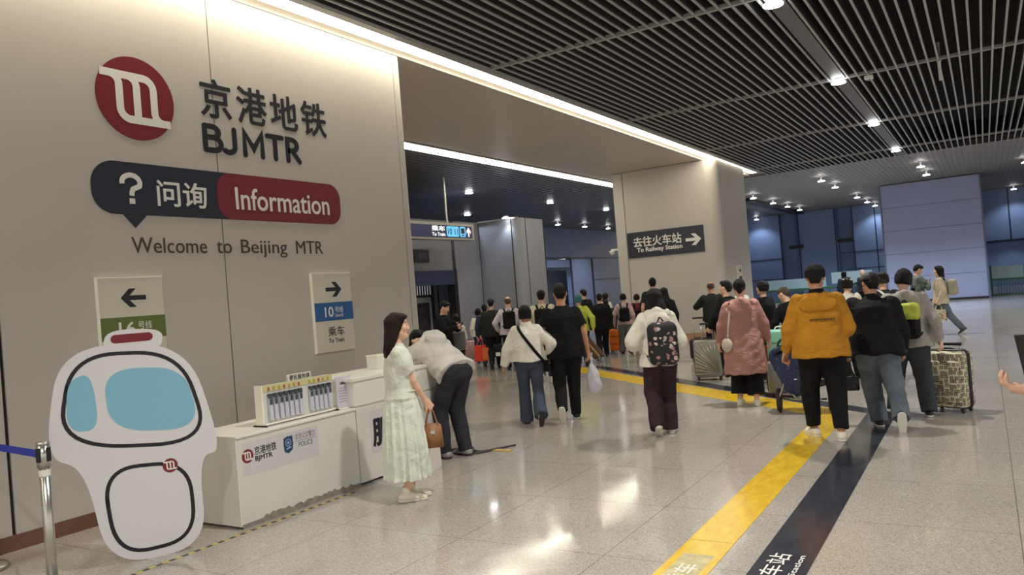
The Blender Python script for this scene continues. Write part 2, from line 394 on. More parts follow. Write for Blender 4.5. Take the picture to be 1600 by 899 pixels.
# pale lavender panel block
t0, t1 = -3.56, .03
bm = BM()
for k in range(5):
    z0 = .08+k*.985; box(bm, t0, t1, 36.2, 36.5, z0, min(z0+.97, ZC-.02))
box(bm, t0+.01, t1-.01, 36.25, 38.4, 0, ZC-.02, 1)
struct('wall_lavender', bm, [m_lav, mat('lavender_joint', (92, 94, 110))])
bm = BM(); box(bm, t0-.01, t1+.01, 36.16, 36.5, 0, .08); struct('baseboard_far', bm, m_joint)
bm = BM(); box(bm, t0-.06, t0, 36.18, 38.4, 0, ZC-.02); box(bm, t1, t1+.06, 36.18, 38.4, 0, ZC-.02); struct('trim_7', bm, mat('grey_edge_trim', (110, 114, 130), rough=.4))

# ------------------------------------------------------------------ downlights
m_disc = mat('lamp_disc', (255, 255, 255), emit=DISC_EMIT); m_house = mat('lamp_housing', (150, 150, 150), rough=.4)
def downlight(x, y, z, label, drop=.10, watts=SPOT_W, color=COOL, angle=125, group='ceiling downlights', light=True):
    t = thing('downlight', label, 'light', (x, y, z), 0, group)
    bm = BM(); cyl(bm, (0, 0, -drop), (0, 0, .03), .03, n=16); cyl(bm, (0, 0, -.012), (0, 0, .02), .075, n=20); obj('housing', bm, m_house, t)
    bm = BM(); lathe(bm, [(.0001, -drop+.012), (.09, -drop+.01), (.122, -drop-.008), (.120, -drop-.026), (.0001, -drop-.034)], n=20); obj('diffuser', bm, m_disc, t, True)
    if light:
        l = bpy.data.lights.new('lamp', 'SPOT'); l.energy = watts; l.color = color; l.spot_size = math.radians(angle); l.spot_blend = .6; l.shadow_soft_size = .09
        lo = bpy.data.objects.new('lamp', l); COL.objects.link(lo); lo.parent = t; lo.location = (0, 0, -drop-.05)
    return t
ORD = ['first', 'second', 'third', 'fourth', 'fifth', 'sixth', 'seventh']
for i, y in enumerate((-.5, 4.55, 9.8, 14.76, 19.87, 25.1)):  # the two nearest are out of view, added to light the near hall
    downlight(-1.97, y, ZC, f'round white downlight at the {ORD[i]} crossbar of the dark ceiling track', .05, color=(1, .96, .88))
for i, (x, y) in enumerate([(4.1, -.5), (4.1, 4.55), (4.1, 9.8), (4.1, 14.76), (4.1, 19.87), (4.1, 25.1), (-1.97, -5.4), (4.1, -5.4)]):
    downlight(x, y, ZC, f'unseen added downlight of a second ceiling row, {ORD[i % 7]} along it' if i < 6 else 'unseen added downlight behind the viewer near the hall end', .05, color=(1, .96, .88), group='unseen added hall downlights')  # unseen lamps put in to illuminate the hall
FAR = [(-7.95, (32.5, 36, 39, 41.9), 'row over the dark beam'), (-11.0, (45.3,), 'corner beside the far pier'), (-4.78, (29.5, 32.5, 38.6, 42.2, 45.4), 'row in front of the recessed blue wall'),
       (-1.6, (29.3, 32.3), 'pair above the lavender panel'), (1.45, (32.5, 45.1), 'row beyond the lavender panel')]
for x, yy, where in FAR:
    for i, y in enumerate(yy):
        downlight(x, y, ZC, f'suspended round downlight, {ORD[i]} of the {where}', .16, color=COOL, watts=SPOT_W*(.95 if y < 40 else .62 if y < 44 else .22))
INN = [(-13.6, (20.0, 25.3, 30.3), 'row over the inner pier'), (-17.3, (25.2, 32.8, 35.7, 38.6), 'row along the blue back wall')]
for x, yy, where in INN:
    for i, y in enumerate(yy):
        downlight(x, y, ZC, f'round downlight in the dark ribbed ceiling, {ORD[i]} of the {where}', .04 if i == 0 or x > -14 else .16, color=COOL, watts=SPOT_W*.46)
downlight(-12.35, 20.05, 4.05, 'small downlight washing the top of the grey inner pier', .03, watts=45, color=COOL, angle=100)
downlight(-20.6, 36.2, 3.4, 'small added downlight brightening the far back doorway', .03, watts=140, color=COOL, angle=140)  # unseen lamp added to lighten the room inside
downlight(1.3, 47.6, 2.6, 'small added downlight behind the green railing past the lavender block', .03, watts=70, color=COOL, angle=140)  # added lamp, lightens the interior past the opening
# small ceiling devices
t = thing('smoke_detector', 'small white detector box hanging under the second ceiling crossbar', 'detector', (-1.5, 14.95, ZC))
bm = BM(); box(bm, -.07, .07, -.05, .05, -.07, 0, bev=.012); obj('body', bm, m_white, t); bm = BM(); cyl(bm, (0, 0, -.09), (0, 0, -.07), .03); obj('sensor', bm, m_trimg, t)
t = thing('ceiling_hanger', 'white hanging rod end below the slats near the second crossbar', 'rod', (-.41, 14.85, ZC))
bm = BM(); cyl(bm, (0, 0, -.34), (0, 0, .3), .022, .03); obj('rod', bm, m_white, t); bm = BM(); box(bm, -.04, .04, -.03, .03, -.02, .05); obj('bracket', bm, m_trimg, t)

# ------------------------------------------------------------------ floor stripes
def flat(name, pts, z, m, kind=None):
    bm = BM(); prism(bm, pts, 0, z); return obj(name, bm, m)
def scuffed(name, rgb, lo, hi, rough):
    m = mat(name, rgb, rough=rough, noise=0)
    nt = m.node_tree; b = nt.nodes['Principled BSDF']
    tc = nt.nodes.new('ShaderNodeTexCoord'); mp = nt.nodes.new('ShaderNodeMapping'); mp.inputs['Scale'].default_value = (6, 2.2, 6); mp.inputs['Rotation'].default_value = (0, 0, .6)
    n = nt.nodes.new('ShaderNodeTexNoise'); n.inputs['Scale'].default_value = 2.2; n.inputs['Detail'].default_value = 9; n.inputs['Roughness'].default_value = .65
    cr = nt.nodes.new('ShaderNodeValToRGB'); cr.color_ramp.elements[0].position = .32; cr.color_ramp.elements[1].position = .72
    cr.color_ramp.elements[0].color = (*lin(lo), 1); cr.color_ramp.elements[1].color = (*lin(hi), 1)
    nt.links.new(tc.outputs['Object'], mp.inputs[0]); nt.links.new(mp.outputs[0], n.inputs['Vector']); nt.links.new(n.outputs[0], cr.inputs[0]); nt.links.new(cr.outputs[0], b.inputs['Base Color'])
    return m
m_ytape = scuffed('yellow_floor_vinyl', (222, 182, 30), (206, 164, 26), (236, 200, 52), .22)
m_btape = scuffed('charcoal_floor_vinyl', (52, 54, 64), (44, 46, 56), (64, 66, 76), .16)
t = thing('floor_stripe', 'yellow vinyl guide stripe on the floor that turns towards the pier', 'floor stripe')
o = flat('straight_run', [(-1.742, 1.0), (-1.452, 1.0), (-1.452, 9.36), (-1.742, 9.24)], .003, m_ytape); o.parent = t
o = flat('diagonal_run', [(-1.742, 9.24), (-1.452, 9.36), (-1.452, 9.55), (-6.78, 14.05), (-8.95, 16.0), (-9.2, 15.68), (-6.5, 13.27), (-4.05, 11.1)], .0032, m_ytape); o.parent = t
bm = BM()
for y in (4.75, 5.9, 7.05, 8.2): box(bm, -1.74, -1.454, y-.002, y+.002, .003, .0036)
obj('joint_lines', bm, mat('tape_joint', (176, 140, 30), rough=.5), t)
t2 = thing('floor_stripe', 'dark charcoal vinyl guide stripe beside the yellow one, with white lettering', 'floor stripe')
o = flat('straight_run', [(-1.255, 1.0), (-.955, 1.0), (-.955, 9.2), (-1.255, 9.45)], .003, m_btape); o.parent = t2
o = flat('diagonal_run', [(-1.255, 9.45), (-.955, 9.2), (-.955, 9.5), (-4.5, 12.55), (-7.1, 14.85), (-7.25, 14.65), (-4.45, 12.15)], .0032, m_btape); o.parent = t2
MF = frame((0, 0, 0), (0, 1, 0), (-1, 0, 0), (0, 0, 1))     # lettering reads along +Y
text('lettering', '去往火车站', 3.72, 4.66, 1.085, 1.205, m_wprint, t2, MF, .0006, .004, z=.003)
text('lettering', 'To Railway Station', 3.72, 4.66, 1.0, 1.045, m_wprint, t2, MF, .0006, .012, z=.003)
text('lettering', '乘车', 4.0, 4.33, 1.53, 1.66, m_wprint, t, MF, .0006, .004, z=.0034)
bm = BM(); box(bm, -1.69, -1.50, 3.4, 4.5, .003, .0034); obj('worn_patch', bm, mat('worn_vinyl', (196, 184, 140), rough=.4, noise=.25, nscale=14), t)
# black and yellow hazard tape along the desk foot
bm = BM()
for k in range(26):
    y = 2.5+k*.1
    box(bm, -4.985+.0, -4.955, y, y+.05, 0, .002, 0); box(bm, -4.985, -4.955, y+.05, y+.1, 0, .002, 1)
tag(obj('hazard_tape', bm, [mat('tape_yellow', (206, 184, 96), rough=.5), mat('tape_black', (74, 66, 56), rough=.5)]), 'thin worn black and yellow hazard tape on the floor along the white desk', 'tape')

# ------------------------------------------------------------------ lettering and logos on the beige wall
def m_logo(parent, M, r, d=.006, red=None, white=None):
    bm = BM(); prism(bm, disc(0, 0, r), 0, d); o = obj('disc', bm, red or m_maroon, parent, False, M)
    bm = BM(); w = .185*r
    def arc(cx, cy, rr, a0, a1, n=7): return [(cx+rr*math.cos(math.radians(a0+(a1-a0)*k/n)), cy+rr*math.sin(math.radians(a0+(a1-a0)*k/n))) for k in range(n+1)]
    A = [(-.87, .52)] + [(.20, .52)] + arc(.20, .26, .26, 85, 0) + [(.46, -.28)] + arc(.70, -.28, .24, 180, 262) + [(.87, -.52)]
    B = [(-.87, .52), (-.66, .52)] + arc(-.66, .28, .24, 85, 0) + [(-.42, -.26)] + arc(-.16, -.26, .26, 180, 268) + [(.87, -.52)]
    C = [(-.30, .52)] + arc(-.22, .28, .24, 85, 0) + [(.02, -.52)]
    for k, P in enumerate((A, B, C)): stroke(bm, [(x*r, y*r) for x, y in P], w, d*.5, d*1.2+.0003*k)
    obj('emblem', bm, white or m_wprint, parent, False, M)
t = thing('round_logo', 'large maroon round logo with white m on the beige wall', 'logo', M=on_wall())
m_logo(t, Matrix.Translation((4.27, 3.725, 0)), .383)
t = thing('wall_lettering', 'big black Chinese station name with BJMTR beneath it on the wall', 'lettering', M=on_wall())
text('characters', '京港地铁', 4.965, 6.665, 3.68, 4.07, m_ink, t, None, .006, .014, space=1.22)
bm = BM()
def letters(bm, x0, x1, y0, y1):
    h = y1-y0; w = .056; X = lambda u: x0+u*(x1-x0); Y = lambda v: y0+v*h
    def ar(cx, cy, rx, ry, a0, a1, n=8): return [(cx+rx*math.cos(math.radians(a0+(a1-a0)*k/n)), cy+ry*math.sin(math.radians(a0+(a1-a0)*k/n))) for k in range(n+1)]
    P = [[(X(.02), Y(0)), (X(.02), Y(1))],
         [(X(.02), Y(1)), (X(.09), Y(1))]+ar(X(.09), Y(.77), .075, h*.23, 90, -90)+[(X(.02), Y(.54))],
         [(X(.02), Y(.54)), (X(.10), Y(.54))]+ar(X(.10), Y(.27), .085, h*.27, 90, -90)+[(X(.02), Y(0))],
         [(X(.30), Y(1)), (X(.30), Y(.28))]+ar(X(.24), Y(.26), X(.30)-X(.24), h*.26, 0, -130),
         [(X(.40), Y(0)), (X(.40), Y(1)), (X(.49), Y(.3)), (X(.58), Y(1)), (X(.58), Y(0))],
         [(X(.64), Y(1)), (X(.80), Y(1))], [(X(.72), Y(1)), (X(.72), Y(0))],
         [(X(.86), Y(0)), (X(.86), Y(1)), (X(.91), Y(1))]+ar(X(.91), Y(.74), .075, h*.26, 90, -90)+[(X(.86), Y(.48))], [(X(.91), Y(.48)), (X(.99), Y(0))]]
    for k, p in enumerate(P):
        stroke(bm, p, w, 0, .006+.0002*k)
        for q in (p[0], p[-1]): prism(bm, disc(q[0], q[1], w/2, 14), 0, .0055+.0002*k)
letters(bm, 4.955, 6.225, 3.345, 3.585)
obj('latin_name', bm, m_ink, t)
t = thing('information_bubble', 'navy and maroon speech bubble reading Information on the beige wall', 'sign', M=on_wall())
bm = BM()
b0, b1, z0, z1 = 3.787, 6.80, 2.652, 3.128
pts = [(5.5, z0), (5.5, z1)] + [(b0+.22+.22*math.cos(math.radians(90+10*k)), z1-.22+.22*math.sin(math.radians(90+10*k))) for k in range(10)] + [(b0+.20+.20*math.cos(math.radians(180+10*k)), z0+.20+.20*math.sin(math.radians(180+10*k))) for k in range(10)]
pts += [(4.06, z0), (4.17, z0-.12), (4.29, z0)]
prism(bm, pts, 0, .005); obj('navy_field', bm, m_navy, t)
bm = BM(); prism(bm, rrect(5.07, b1, z0, z1, .17), .001, .007)
obj('maroon_field', bm, m_maroon, t)
bm = BM()
stroke(bm, [(4.155+.086*math.cos(math.radians(190-12.5*q)), 2.942+.07*math.sin(math.radians(190-12.5*q))) for q in range(18)] + [(4.170, 2.885), (4.158, 2.855), (4.156, 2.825)], .046, .004, .008)
prism(bm, [(4.130, 2.752), (4.182, 2.752), (4.182, 2.800), (4.130, 2.800)], .004, .008); obj('question_mark', bm, m_wprint, t)
text('characters', '问询', 4.41, 4.94, 2.75, 2.99, m_wprint, t, None, .003, .014, z=.005)
text('lettering', 'Information', 5.29, 6.61, 2.762, 2.99, m_wprint, t, None, .003, .012, z=.007)
t = thing('welcome_lettering', 'thin brown lettering reading Welcome to Beijing MTR on the beige wall', 'lettering', M=on_wall())
m_wel = mat('brown_print', (74, 58, 52), rough=.5)
for word, a, b, lo, hi in (('Welcome', 4.12, 4.905, 2.305, 2.45), ('to', 5.02, 5.20, 2.305, 2.425), ('Beijing', 5.315, 5.93, 2.262, 2.45), ('MTR', 6.06, 6.465, 2.305, 2.45)):
    text('word', word, a, b, lo, hi, m_wel, t, None, .004)
# acrylic direction signs
m_acry = mat('cream_acrylic', (214, 208, 190), rough=.25, emit=.0)
m_edge = mat('white_acrylic_edge', (250, 246, 232), rough=.25)
def wall_sign(label, x0, x1, z0, z1, left, band, bz0, bz1, num, nb, az):
    t = thing('direction_sign', label, 'sign', M=on_wall())
    bm = BM(); box(bm, x0, x1, z0, z1, 0, .03, bev=.004); obj('face', bm, m_acry, t)
    bm = BM(); box(bm, x0-.012, x0, z0, z1+.012, 0, .034); box(bm, x0, x1, z1, z1+.012, 0, .034); obj('edge', bm, m_edge, t)
    bm = BM(); box(bm, x0, x1, bz0, bz1, .02, .033); obj('line_band', bm, band, t)
    bm = BM(); arrow(bm, *az, .028, .033, left); obj('arrow', bm, m_ink, t)
    text('line_number', num, nb[0], nb[1], nb[2], nb[3], m_wprint, t, None, .002, .015, z=.033)
    text('line_name', '号线', nb[1]+.03, nb[1]+.16, nb[2]+.045, nb[3], m_wprint, t, None, .002, .0, z=.033)
    text('line_name', 'Line'+num, nb[1]+.03, nb[1]+.155, nb[2]-.005, nb[2]+.034, m_wprint, t, None, .002, .0, z=.033)
    return t
wall_sign('cream wall sign with green line 16 band and arrow pointing left', 3.762, 4.375, 1.30, 2.08, True, mat('olive_print', (98, 112, 46), rough=.4), 1.535, 1.735, '16', (3.925, 4.075, 1.575, 1.69), (3.96, 4.2, 1.82, 1.985))
t = wall_sign('cream wall sign with blue line 10 band and arrow pointing right', 6.232, 6.848, 1.166, 2.07, False, mat('blue_print', (30, 92, 152), rough=.4), 1.525, 1.737, '10', (6.39, 6.52, 1.57, 1.685), (6.43, 6.68, 1.80, 1.975))
text('characters', '乘车', 6.42, 6.68, 1.345, 1.455, m_ink, t, None, .002, .004, z=.031)
text('lettering', 'To Train', 6.42, 6.665, 1.272, 1.32, m_ink, t, None, .002, .01, z=.031)
# sign on the pier
t = thing('direction_sign', 'black sign with arrow reading To Railway Station on the beige pier', 'sign', M=on_col())
bm = BM(); box(bm, -8.905, -6.615, 2.435, 3.183, 0, .04, bev=.006); obj('board', bm, mat('charcoal_board', (42, 44, 56), rough=.35), t)
text('characters', '去往火车站', -8.715, -7.265, 2.745, 3.03, m_wprint, t, None, .004, .018, z=.04)
text('lettering', 'To Railway Station', -8.62, -7.25, 2.555, 2.715, m_wprint, t, None, .004, .03, z=.04)
bm = BM(); arrow(bm, -7.14, -6.69, 2.635, 2.965, .036, .045, w=.26); obj('arrow', bm, m_wprint, t)
# small sign on the pier flank
t = thing('wall_plate', 'small white plate with black square on the side of the beige pier', 'sign', M=frame((-6.16, 22.7, 0), (0, 1, 0), (0, 0, 1), (1, 0, 0)))
bm = BM(); box(bm, -.24, .26, 1.28, 2.0, 0, .05, bev=.006); obj('plate', bm, m_white, t)
bm = BM(); box(bm, -.12, .18, 1.42, 1.66, .05, .054); obj('pictogram', bm, m_black, t)
bm = BM(); arrow(bm, -.10, .14, 1.76, 1.9, .05, .054); obj('arrow', bm, m_ink, t)
# hanging sign behind the opening
t = thing('hanging_sign', 'lit navy hanging sign with blue line numbers behind the beige wall', 'sign', M=frame((-12.36, 0, 0), (0, 1, 0), (0, 0, 1), (1, 0, 0)))
bm = BM(); box(bm, 13.2, 18.13, 3.27, 3.74, -.12, .1, bev=.01); obj('case', bm, m_metal, t)
bm = BM(); box(bm, 13.3, 18.0, 3.33, 3.66, .095, .112); obj('panel', bm, mat('lit_navy_panel', (38, 42, 70), rough=.3, emit=.5), t)
m_lit = mat('lit_white_print', (236, 240, 245), emit=.8); m_litb = mat('lit_blue_print', (96, 180, 226), emit=.7)
text('characters', '乘车', 16.15, 16.72, 3.50, 3.64, m_lit, t, None, .004, .02, z=.112)
text('lettering', 'To Train', 16.15, 16.72, 3.37, 3.46, m_lit, t, None, .004, .02, z=.112)
bm = BM(); prism(bm, rrect(16.80, 17.36, 3.36, 3.64, .05), .11, .116); obj('line_badge', bm, m_litb, t)
text('line_number', '10 11', 16.85, 17.31, 3.42, 3.58, m_navy, t, None, .003, .015, z=.116)
bm = BM(); prism(bm, rrect(17.41, 17.68, 3.36, 3.64, .05), .11, .116); obj('train_badge', bm, m_litb, t)
bm = BM(); prism(bm, rrect(17.46, 17.63, 3.45, 3.6, .03), .116, .119); prism(bm, rrect(17.48, 17.61, 3.39, 3.42, .01), .116, .119); obj('train_pictogram', bm, m_navy, t)
bm = BM(); arrow(bm, -.13, .13, -.10, .10, .11, .116); obj('arrow', bm, m_lit, t, False, Matrix.Translation((17.83, 3.5, 0)) @ Matrix.Rotation(PI/2, 4, 'Z'))
bm = BM(); cyl(bm, (17.0, 3.74, 0), (17.0, ZC, 0), .03); cyl(bm, (14.2, 3.74, 0), (14.2, ZC, 0), .03); obj('pole', bm, m_metal, t)
t = thing('exit_sign', 'small dark sign box on the grey inner wall above the doorway', 'sign', M=frame((XI, 0, 0), (0, 1, 0), (0, 0, 1), (1, 0, 0)))
bm = BM(); box(bm, 16.8, 17.5, 2.76, 3.12, 0, .06, bev=.006); obj('case', bm, m_black, t)
text('lettering', '乘车', 17.0, 17.36, 2.84, 3.04, mat('dim_print', (98, 96, 104)), t, None, .003, .0, z=.06)

# ------------------------------------------------------------------ white service desk
m_desk = mat('white_desk_board', (228, 227, 219), rough=.38, noise=.02, nscale=3)
m_desk2 = mat('white_desk_front', (216, 215, 209), rough=.42, noise=.04, nscale=2.5)
FX = -5.06
t = thing('service_desk', 'low white service desk with police and metro decals on its front', 'desk', (FX, 3.95, 0))
bm = BM(); box(bm, -.62, 0, .0, 1.335, .02, .705, bev=.006); obj('body', bm, m_desk2, t)
bm = BM(); box(bm, -.64, .012, -.012, 1.34, .705, .725, bev=.004); obj('desktop', bm, m_desk, t)
bm = BM(); box(bm, -.66, -.0, -.01, 0, .02, .71); obj('end_panel', bm, m_desk, t)
rnd = random.Random(3)
bm = BM(); pts = [(0.0, .0)] + [(1.335, 0)] + [(1.335-.0334*k, .035+.03*rnd.random()*(k > 3)*(k < 34)) for k in range(0, 41)]
prism(bm, pts, 0, .002); obj('scuffed_foot', bm, mat('scuffed_laminate', (140, 134, 124), rough=.7, noise=.3, nscale=16), t, False, frame((.001, 0, .0), (0, 1, 0), (0, 0, 1), (1, 0, 0)))
MD = frame((0, -3.95, 0), (0, 1, 0), (0, 0, 1), (1, 0, 0))
bm = BM(); box(bm, 4.0, 4.80, .40, .66, 0, .0015); obj('sticker', bm, mat('sticker_film', (206, 204, 206), rough=.25), t, False, MD)
dl = thing('x', None, None); bpy.data.objects.remove(dl)
m_logo(t, MD @ Matrix.Translation((4.045, .553, .001)), .055, .002)
text('characters', '京港地铁', 4.115, 4.335, .545, .612, m_ink, t, MD, .001, .012, z=.0015)
text('lettering', 'BJMTR', 4.118, 4.29, .487, .535, m_ink, t, MD, .001, .03, z=.0015)
bm = BM(); prism(bm, [(4.415, .615), (4.445, .625), (4.46, .63), (4.475, .625), (4.51, .63), (4.515, .56), (4.505, .51), (4.463, .485), (4.42, .503), (4.412, .55)], .001, .003); obj('police_badge', bm, mat('badge_blue', (36, 66, 112), rough=.4), t, False, MD)
bm = BM()
stroke(bm, disc(4.463, .575, .028, 20)+[(4.491, .575)], .006, .003, .0036); stroke(bm, [(4.44, .525), (4.49, .535)], .012, .003, .0036); prism(bm, disc(4.463, .575, .012, 16), .003, .0036)
obj('badge_emblem', bm, mat('badge_pale', (150, 174, 204), rough=.4), t, False, MD)
text('characters', '北京公交警方', 4.54, 4.765, .58, .632, mat('grey_print', (96, 96, 104), rough=.5), t, MD, .001, .0, z=.0015)
bm = BM(); box(bm, 4.54, 4.77, .566, .57, .001, .0022); obj('rule', bm, MATS['grey_print'], t, False, MD)
text('lettering', 'POLICE', 4.575, 4.735, .515, .555, MATS['grey_print'], t, MD, .001, .01, z=.0015)
t = thing('service_desk', 'taller white desk section behind the woman in the pale dress', 'desk', (FX, 5.295, 0))
bm = BM(); box(bm, -.62, 0, 0, 1.36, .02, .72, bev=.006); obj('body', bm, m_desk2, t)
bm = BM(); box(bm, -.6, -.004, .0, 1.36, .735, .965, bev=.006); box(bm, -.6, -.02, 0.01, 1.35, .715, .74); obj('upper_front', bm, m_desk, t)
bm = BM(); box(bm, -.66, .01, -.02, 1.37, .965, 1.0, bev=.005); obj('desktop', bm, m_desk, t)
MD2 = frame((0, -5.295, 0), (0, 1, 0), (0, 0, 1), (1, 0, 0))
bm = BM(); box(bm, 5.47, 6.36, .26, .66, 0, .0015); obj('sticker', bm, MATS['sticker_film'], t, False, MD2)
text('characters', '服务台', 5.50, 6.27, .325, .585, m_ink, t, MD2, .001, .035, z=.0015)
# brochure rack on the desk
t = thing('bag_rack', 'white rack of hanging clear bag packs on the low desk', 'rack', (-5.2, 4.34, .725))
bm = BM(); box(bm, -.06, 0, 0, .815, .02, .335, bev=.003); obj('board', bm, m_desk2, t)
bm = BM(); box(bm, -.01, .006, 0, .815, .285, .338); obj('header_strip', bm, mat('pale_yellow_strip', (206, 200, 150), rough=.5), t)
bm = BM(); box(bm, -.07, .02, -.012, .0, .0, .345); box(bm, -.07, .03, 0, .815, .01, .025); obj('frame', bm, m_edge, t)
bm = BM(); box(bm, -.1, .05, -.02, .0, -.0, .012); box(bm, -.1, .05, .80, .83, 0, .012); obj('foot', bm, m_black, t)
m_pk = mat('clear_bag_pack', (204, 206, 216), rough=.25, noise=.06, nscale=30); m_pk2 = mat('pack_grip', (66, 74, 82), rough=.5); m_tagr = mat('red_tag', (176, 88, 70), rough=.5); m_tagy = mat('amber_tag', (190, 160, 60), rough=.5)
xs = [.075, .13, .19, .245, .30, .355, .41, .535, .59, .645, .70, .76]
for k, x in enumerate(xs):
    bm = BM(); q = [(x-.02, .05), (x+.026, .04), (x+.017, .235), (x-.017, .24)]
    a = [bm.verts.new((.006, px, pz)) for px, pz in q]; b = [bm.verts.new((.026, px*.9+x*.1, pz)) for px, pz in q]
    bm.faces.new(a[::-1]); bm.faces.new(b)
    for i in range(4): bm.faces.new((a[i], a[(i+1) % 4], b[(i+1) % 4], b[i]))
    pk = tag(obj('bag_pack', bm, m_pk, None, False, Matrix.Translation((-5.2, 4.34, .725))), 'clear pack with a dark grip hanging in the white rack on the low desk', 'pack', 'bag packs in the white rack')
    bm = BM(); box(bm, .006, .03, x-.016, x+.016, .225, .265); box(bm, .02, .03, x-.012, x+.014, .175, .22); obj('grip', bm, m_pk2, pk)
    bm = BM(); box(bm, .005, .010, x-.010, x+.010, .292, .32); obj('number_tag', bm, m_tagr if k % 3 == 0 else m_tagy, t)
bm = BM(); box(bm, -.02, .0, .30, .565, .335, .395); obj('title_plate', bm, m_white, t)
text('characters', '便民服务袋', .315, .55, .343, .388, m_ink, t, frame((.0, 0, 0), (0, 1, 0), (0, 0, 1), (1, 0, 0)), .001, .02)
t = thing('notice_stand', 'white paper notice in an acrylic stand beside the bag rack', 'notice', (-5.17, 5.07 if False else 5.175, .726), 0.0)
bm = BM(); box(bm, -.008, 0, 0, .205, .0, .30); obj('paper', bm, mat('notice_paper', (208, 204, 214), rough=.35), t)
bm = BM(); box(bm, -.012, .003, .205, .213, 0, .305); box(bm, -.06, .03, 0, .21, 0, .008); obj('holder', bm, m_edge, t)
text('heading', '温馨提示', .05, .14, .225, .25, m_ink, t, frame((0, 0, 0), (0, 1, 0), (0, 0, 1), (1, 0, 0)), .0008, .02)
bm = BM()
for k in range(6): box(bm, 0, .0008, .03, .17-.02*(k % 3), .19-.025*k, .194-.025*k)
obj('print_lines', bm, MATS['grey_print'], t)
# small box on the taller desk
t = thing('counter_box', 'small white box on the taller desk behind the woman', 'box', (-5.48, 6.12, 1.0))
bm = BM(); box(bm, -.08, .08, -.09, .09, 0, .13, bev=.004); obj('body', bm, m_desk, t); bm = BM(); box(bm, -.085, .085, -.095, .095, .13, .145, bev=.003); obj('lid', bm, m_edge, t)
# cables on the floor past the desk
bm = BM()
for k in range(3):
    tube(bm, curve_pts([(-5.2, 6.72+.02*k, .012), (-4.95, 6.85+.05*k, .012), (-4.75, 6.8-.06*k, .012), (-4.62+.05*k, 7.0+.08*k, .012)], 18), .009, 6)
tag(obj('power_cable', bm, mat('dark_cable', (60, 56, 52), rough=.5)), 'tangled dark cables on the floor past the white desk', 'cable')
bm = BM(); box(bm, -4.72, -4.42, 6.86, 6.94, 0, .012, M=None); tag(obj('floor_marker', bm, mat('pale_wood', (188, 160, 96), rough=.5)), 'short tan strip lying on the floor past the desk', 'strip')
# paper bag standing by the desk
t = thing('paper_bag', 'white paper bag standing on the floor below the brown handbag', 'bag', (-4.80, 6.05, 0), .3)
bm = BM(); prism(bm, [(-.10, 0), (.10, 0), (.085, .27), (-.085, .27)], -.05, .05); obj('body', bm, mat('white_paper', (222, 214, 206), rough=.6, bump=.1), t, False, frame((0, 0, 0), (0, 1, 0), (0, 0, 1), (1, 0, 0)))
bm = BM(); tube(bm, curve_pts([(.05, -.04, .26), (.05, -.03, .33), (.05, .03, .33), (.05, .04, .26)], 12), .004, 6); obj('handle', bm, m_white, t)

# ------------------------------------------------------------------ plain cut-out display board
m_board = mat('white_display_board', (218, 216, 218), rough=.22); m_pblue = mat('sky_blue_print', (128, 184, 208), rough=.2)
dv = Vector((.47, .88, 0)).normalized(); nv = Vector((dv.y, -dv.x, 0))
MB = frame((-5.17, 3.25, 0), dv, (0, 0, 1), nv)
t = thing('display_board', 'white freestanding cut-out board with blue panel beside the white desk', 'display board', M=MB)
def blob(pts, n=10):
    P = [Vector((*p, 0)) for p in pts]; out = []; m = len(P)
    for i in range(m):
        a, b, c = P[i-1], P[i], P[(i+1) % m]
        r = .42; s = b+(a-b)*r; e = b+(c-b)*r
        for k in range(n+1):
            u = k/n; q = s*(1-u)**2 + b*2*u*(1-u) + e*u*u; out.append((q.x, q.y))
    return out
outl = blob([(-.47, 1.555), (.34, 1.50), (.53, .68), (.36, .66), (.37, .0), (-.27, .0), (-.37, .70), (-.60, .82)])
bm = BM(); prism(bm, outl, -.012, .0); obj('board', bm, m_board, t)
bm = BM(); ins = blob([(-.40, 1.49), (.29, 1.44), (.45, .745), (-.52, .87)]); stroke(bm, ins+[ins[0], ins[1]], .026, 0, .0015); obj('border_line', bm, m_ink, t); bm = BM()
ins2 = blob([(-.27, .68), (.29, .64), (.30, .075), (-.215, .06)]); stroke(bm, ins2+[ins2[0], ins2[1]], .026, 0, .0012); obj('border_line', bm, m_ink, t)
bm = BM(); prism(bm, blob([(-.22, 1.37), (.31, 1.33), (.39, .86), (-.20, .93)]), 0, .002); obj('blue_panel', bm, m_pblue, t)
bm = BM(); prism(bm, blob([(-.44, 1.31), (-.29, 1.36), (-.26, .95), (-.46, .97)]), 0, .002); obj('side_panel', bm, m_pblue, t)
bm = BM(); prism(bm, blob([(-.22, 1.50), (.16, 1.46), (.19, 1.62), (-.17, 1.64)]), -.012, .001); obj('top_tab', bm, m_board, t)
bm = BM(); prism(bm, rrect(-.155, .115, 1.54, 1.60, .03), .001, .0025); obj('tab_band', bm, m_maroon, t)
m_logo(t, Matrix.Translation((.165, .63, .001)), .05, .0015)
bm = BM(); prism(bm, [(-.2, 0), (-.2, .9), (-.02, 0)], -.2, -.19); 
obj('back_strut', bm, m_board, t, False, frame((0, 0, 0), (0, 0, 1), (0, 1, 0), (-1, 0, 0)) if False else frame((.0, 0, -.23), (0, 0, 1), (0, 1, 0), (1, 0, 0)))

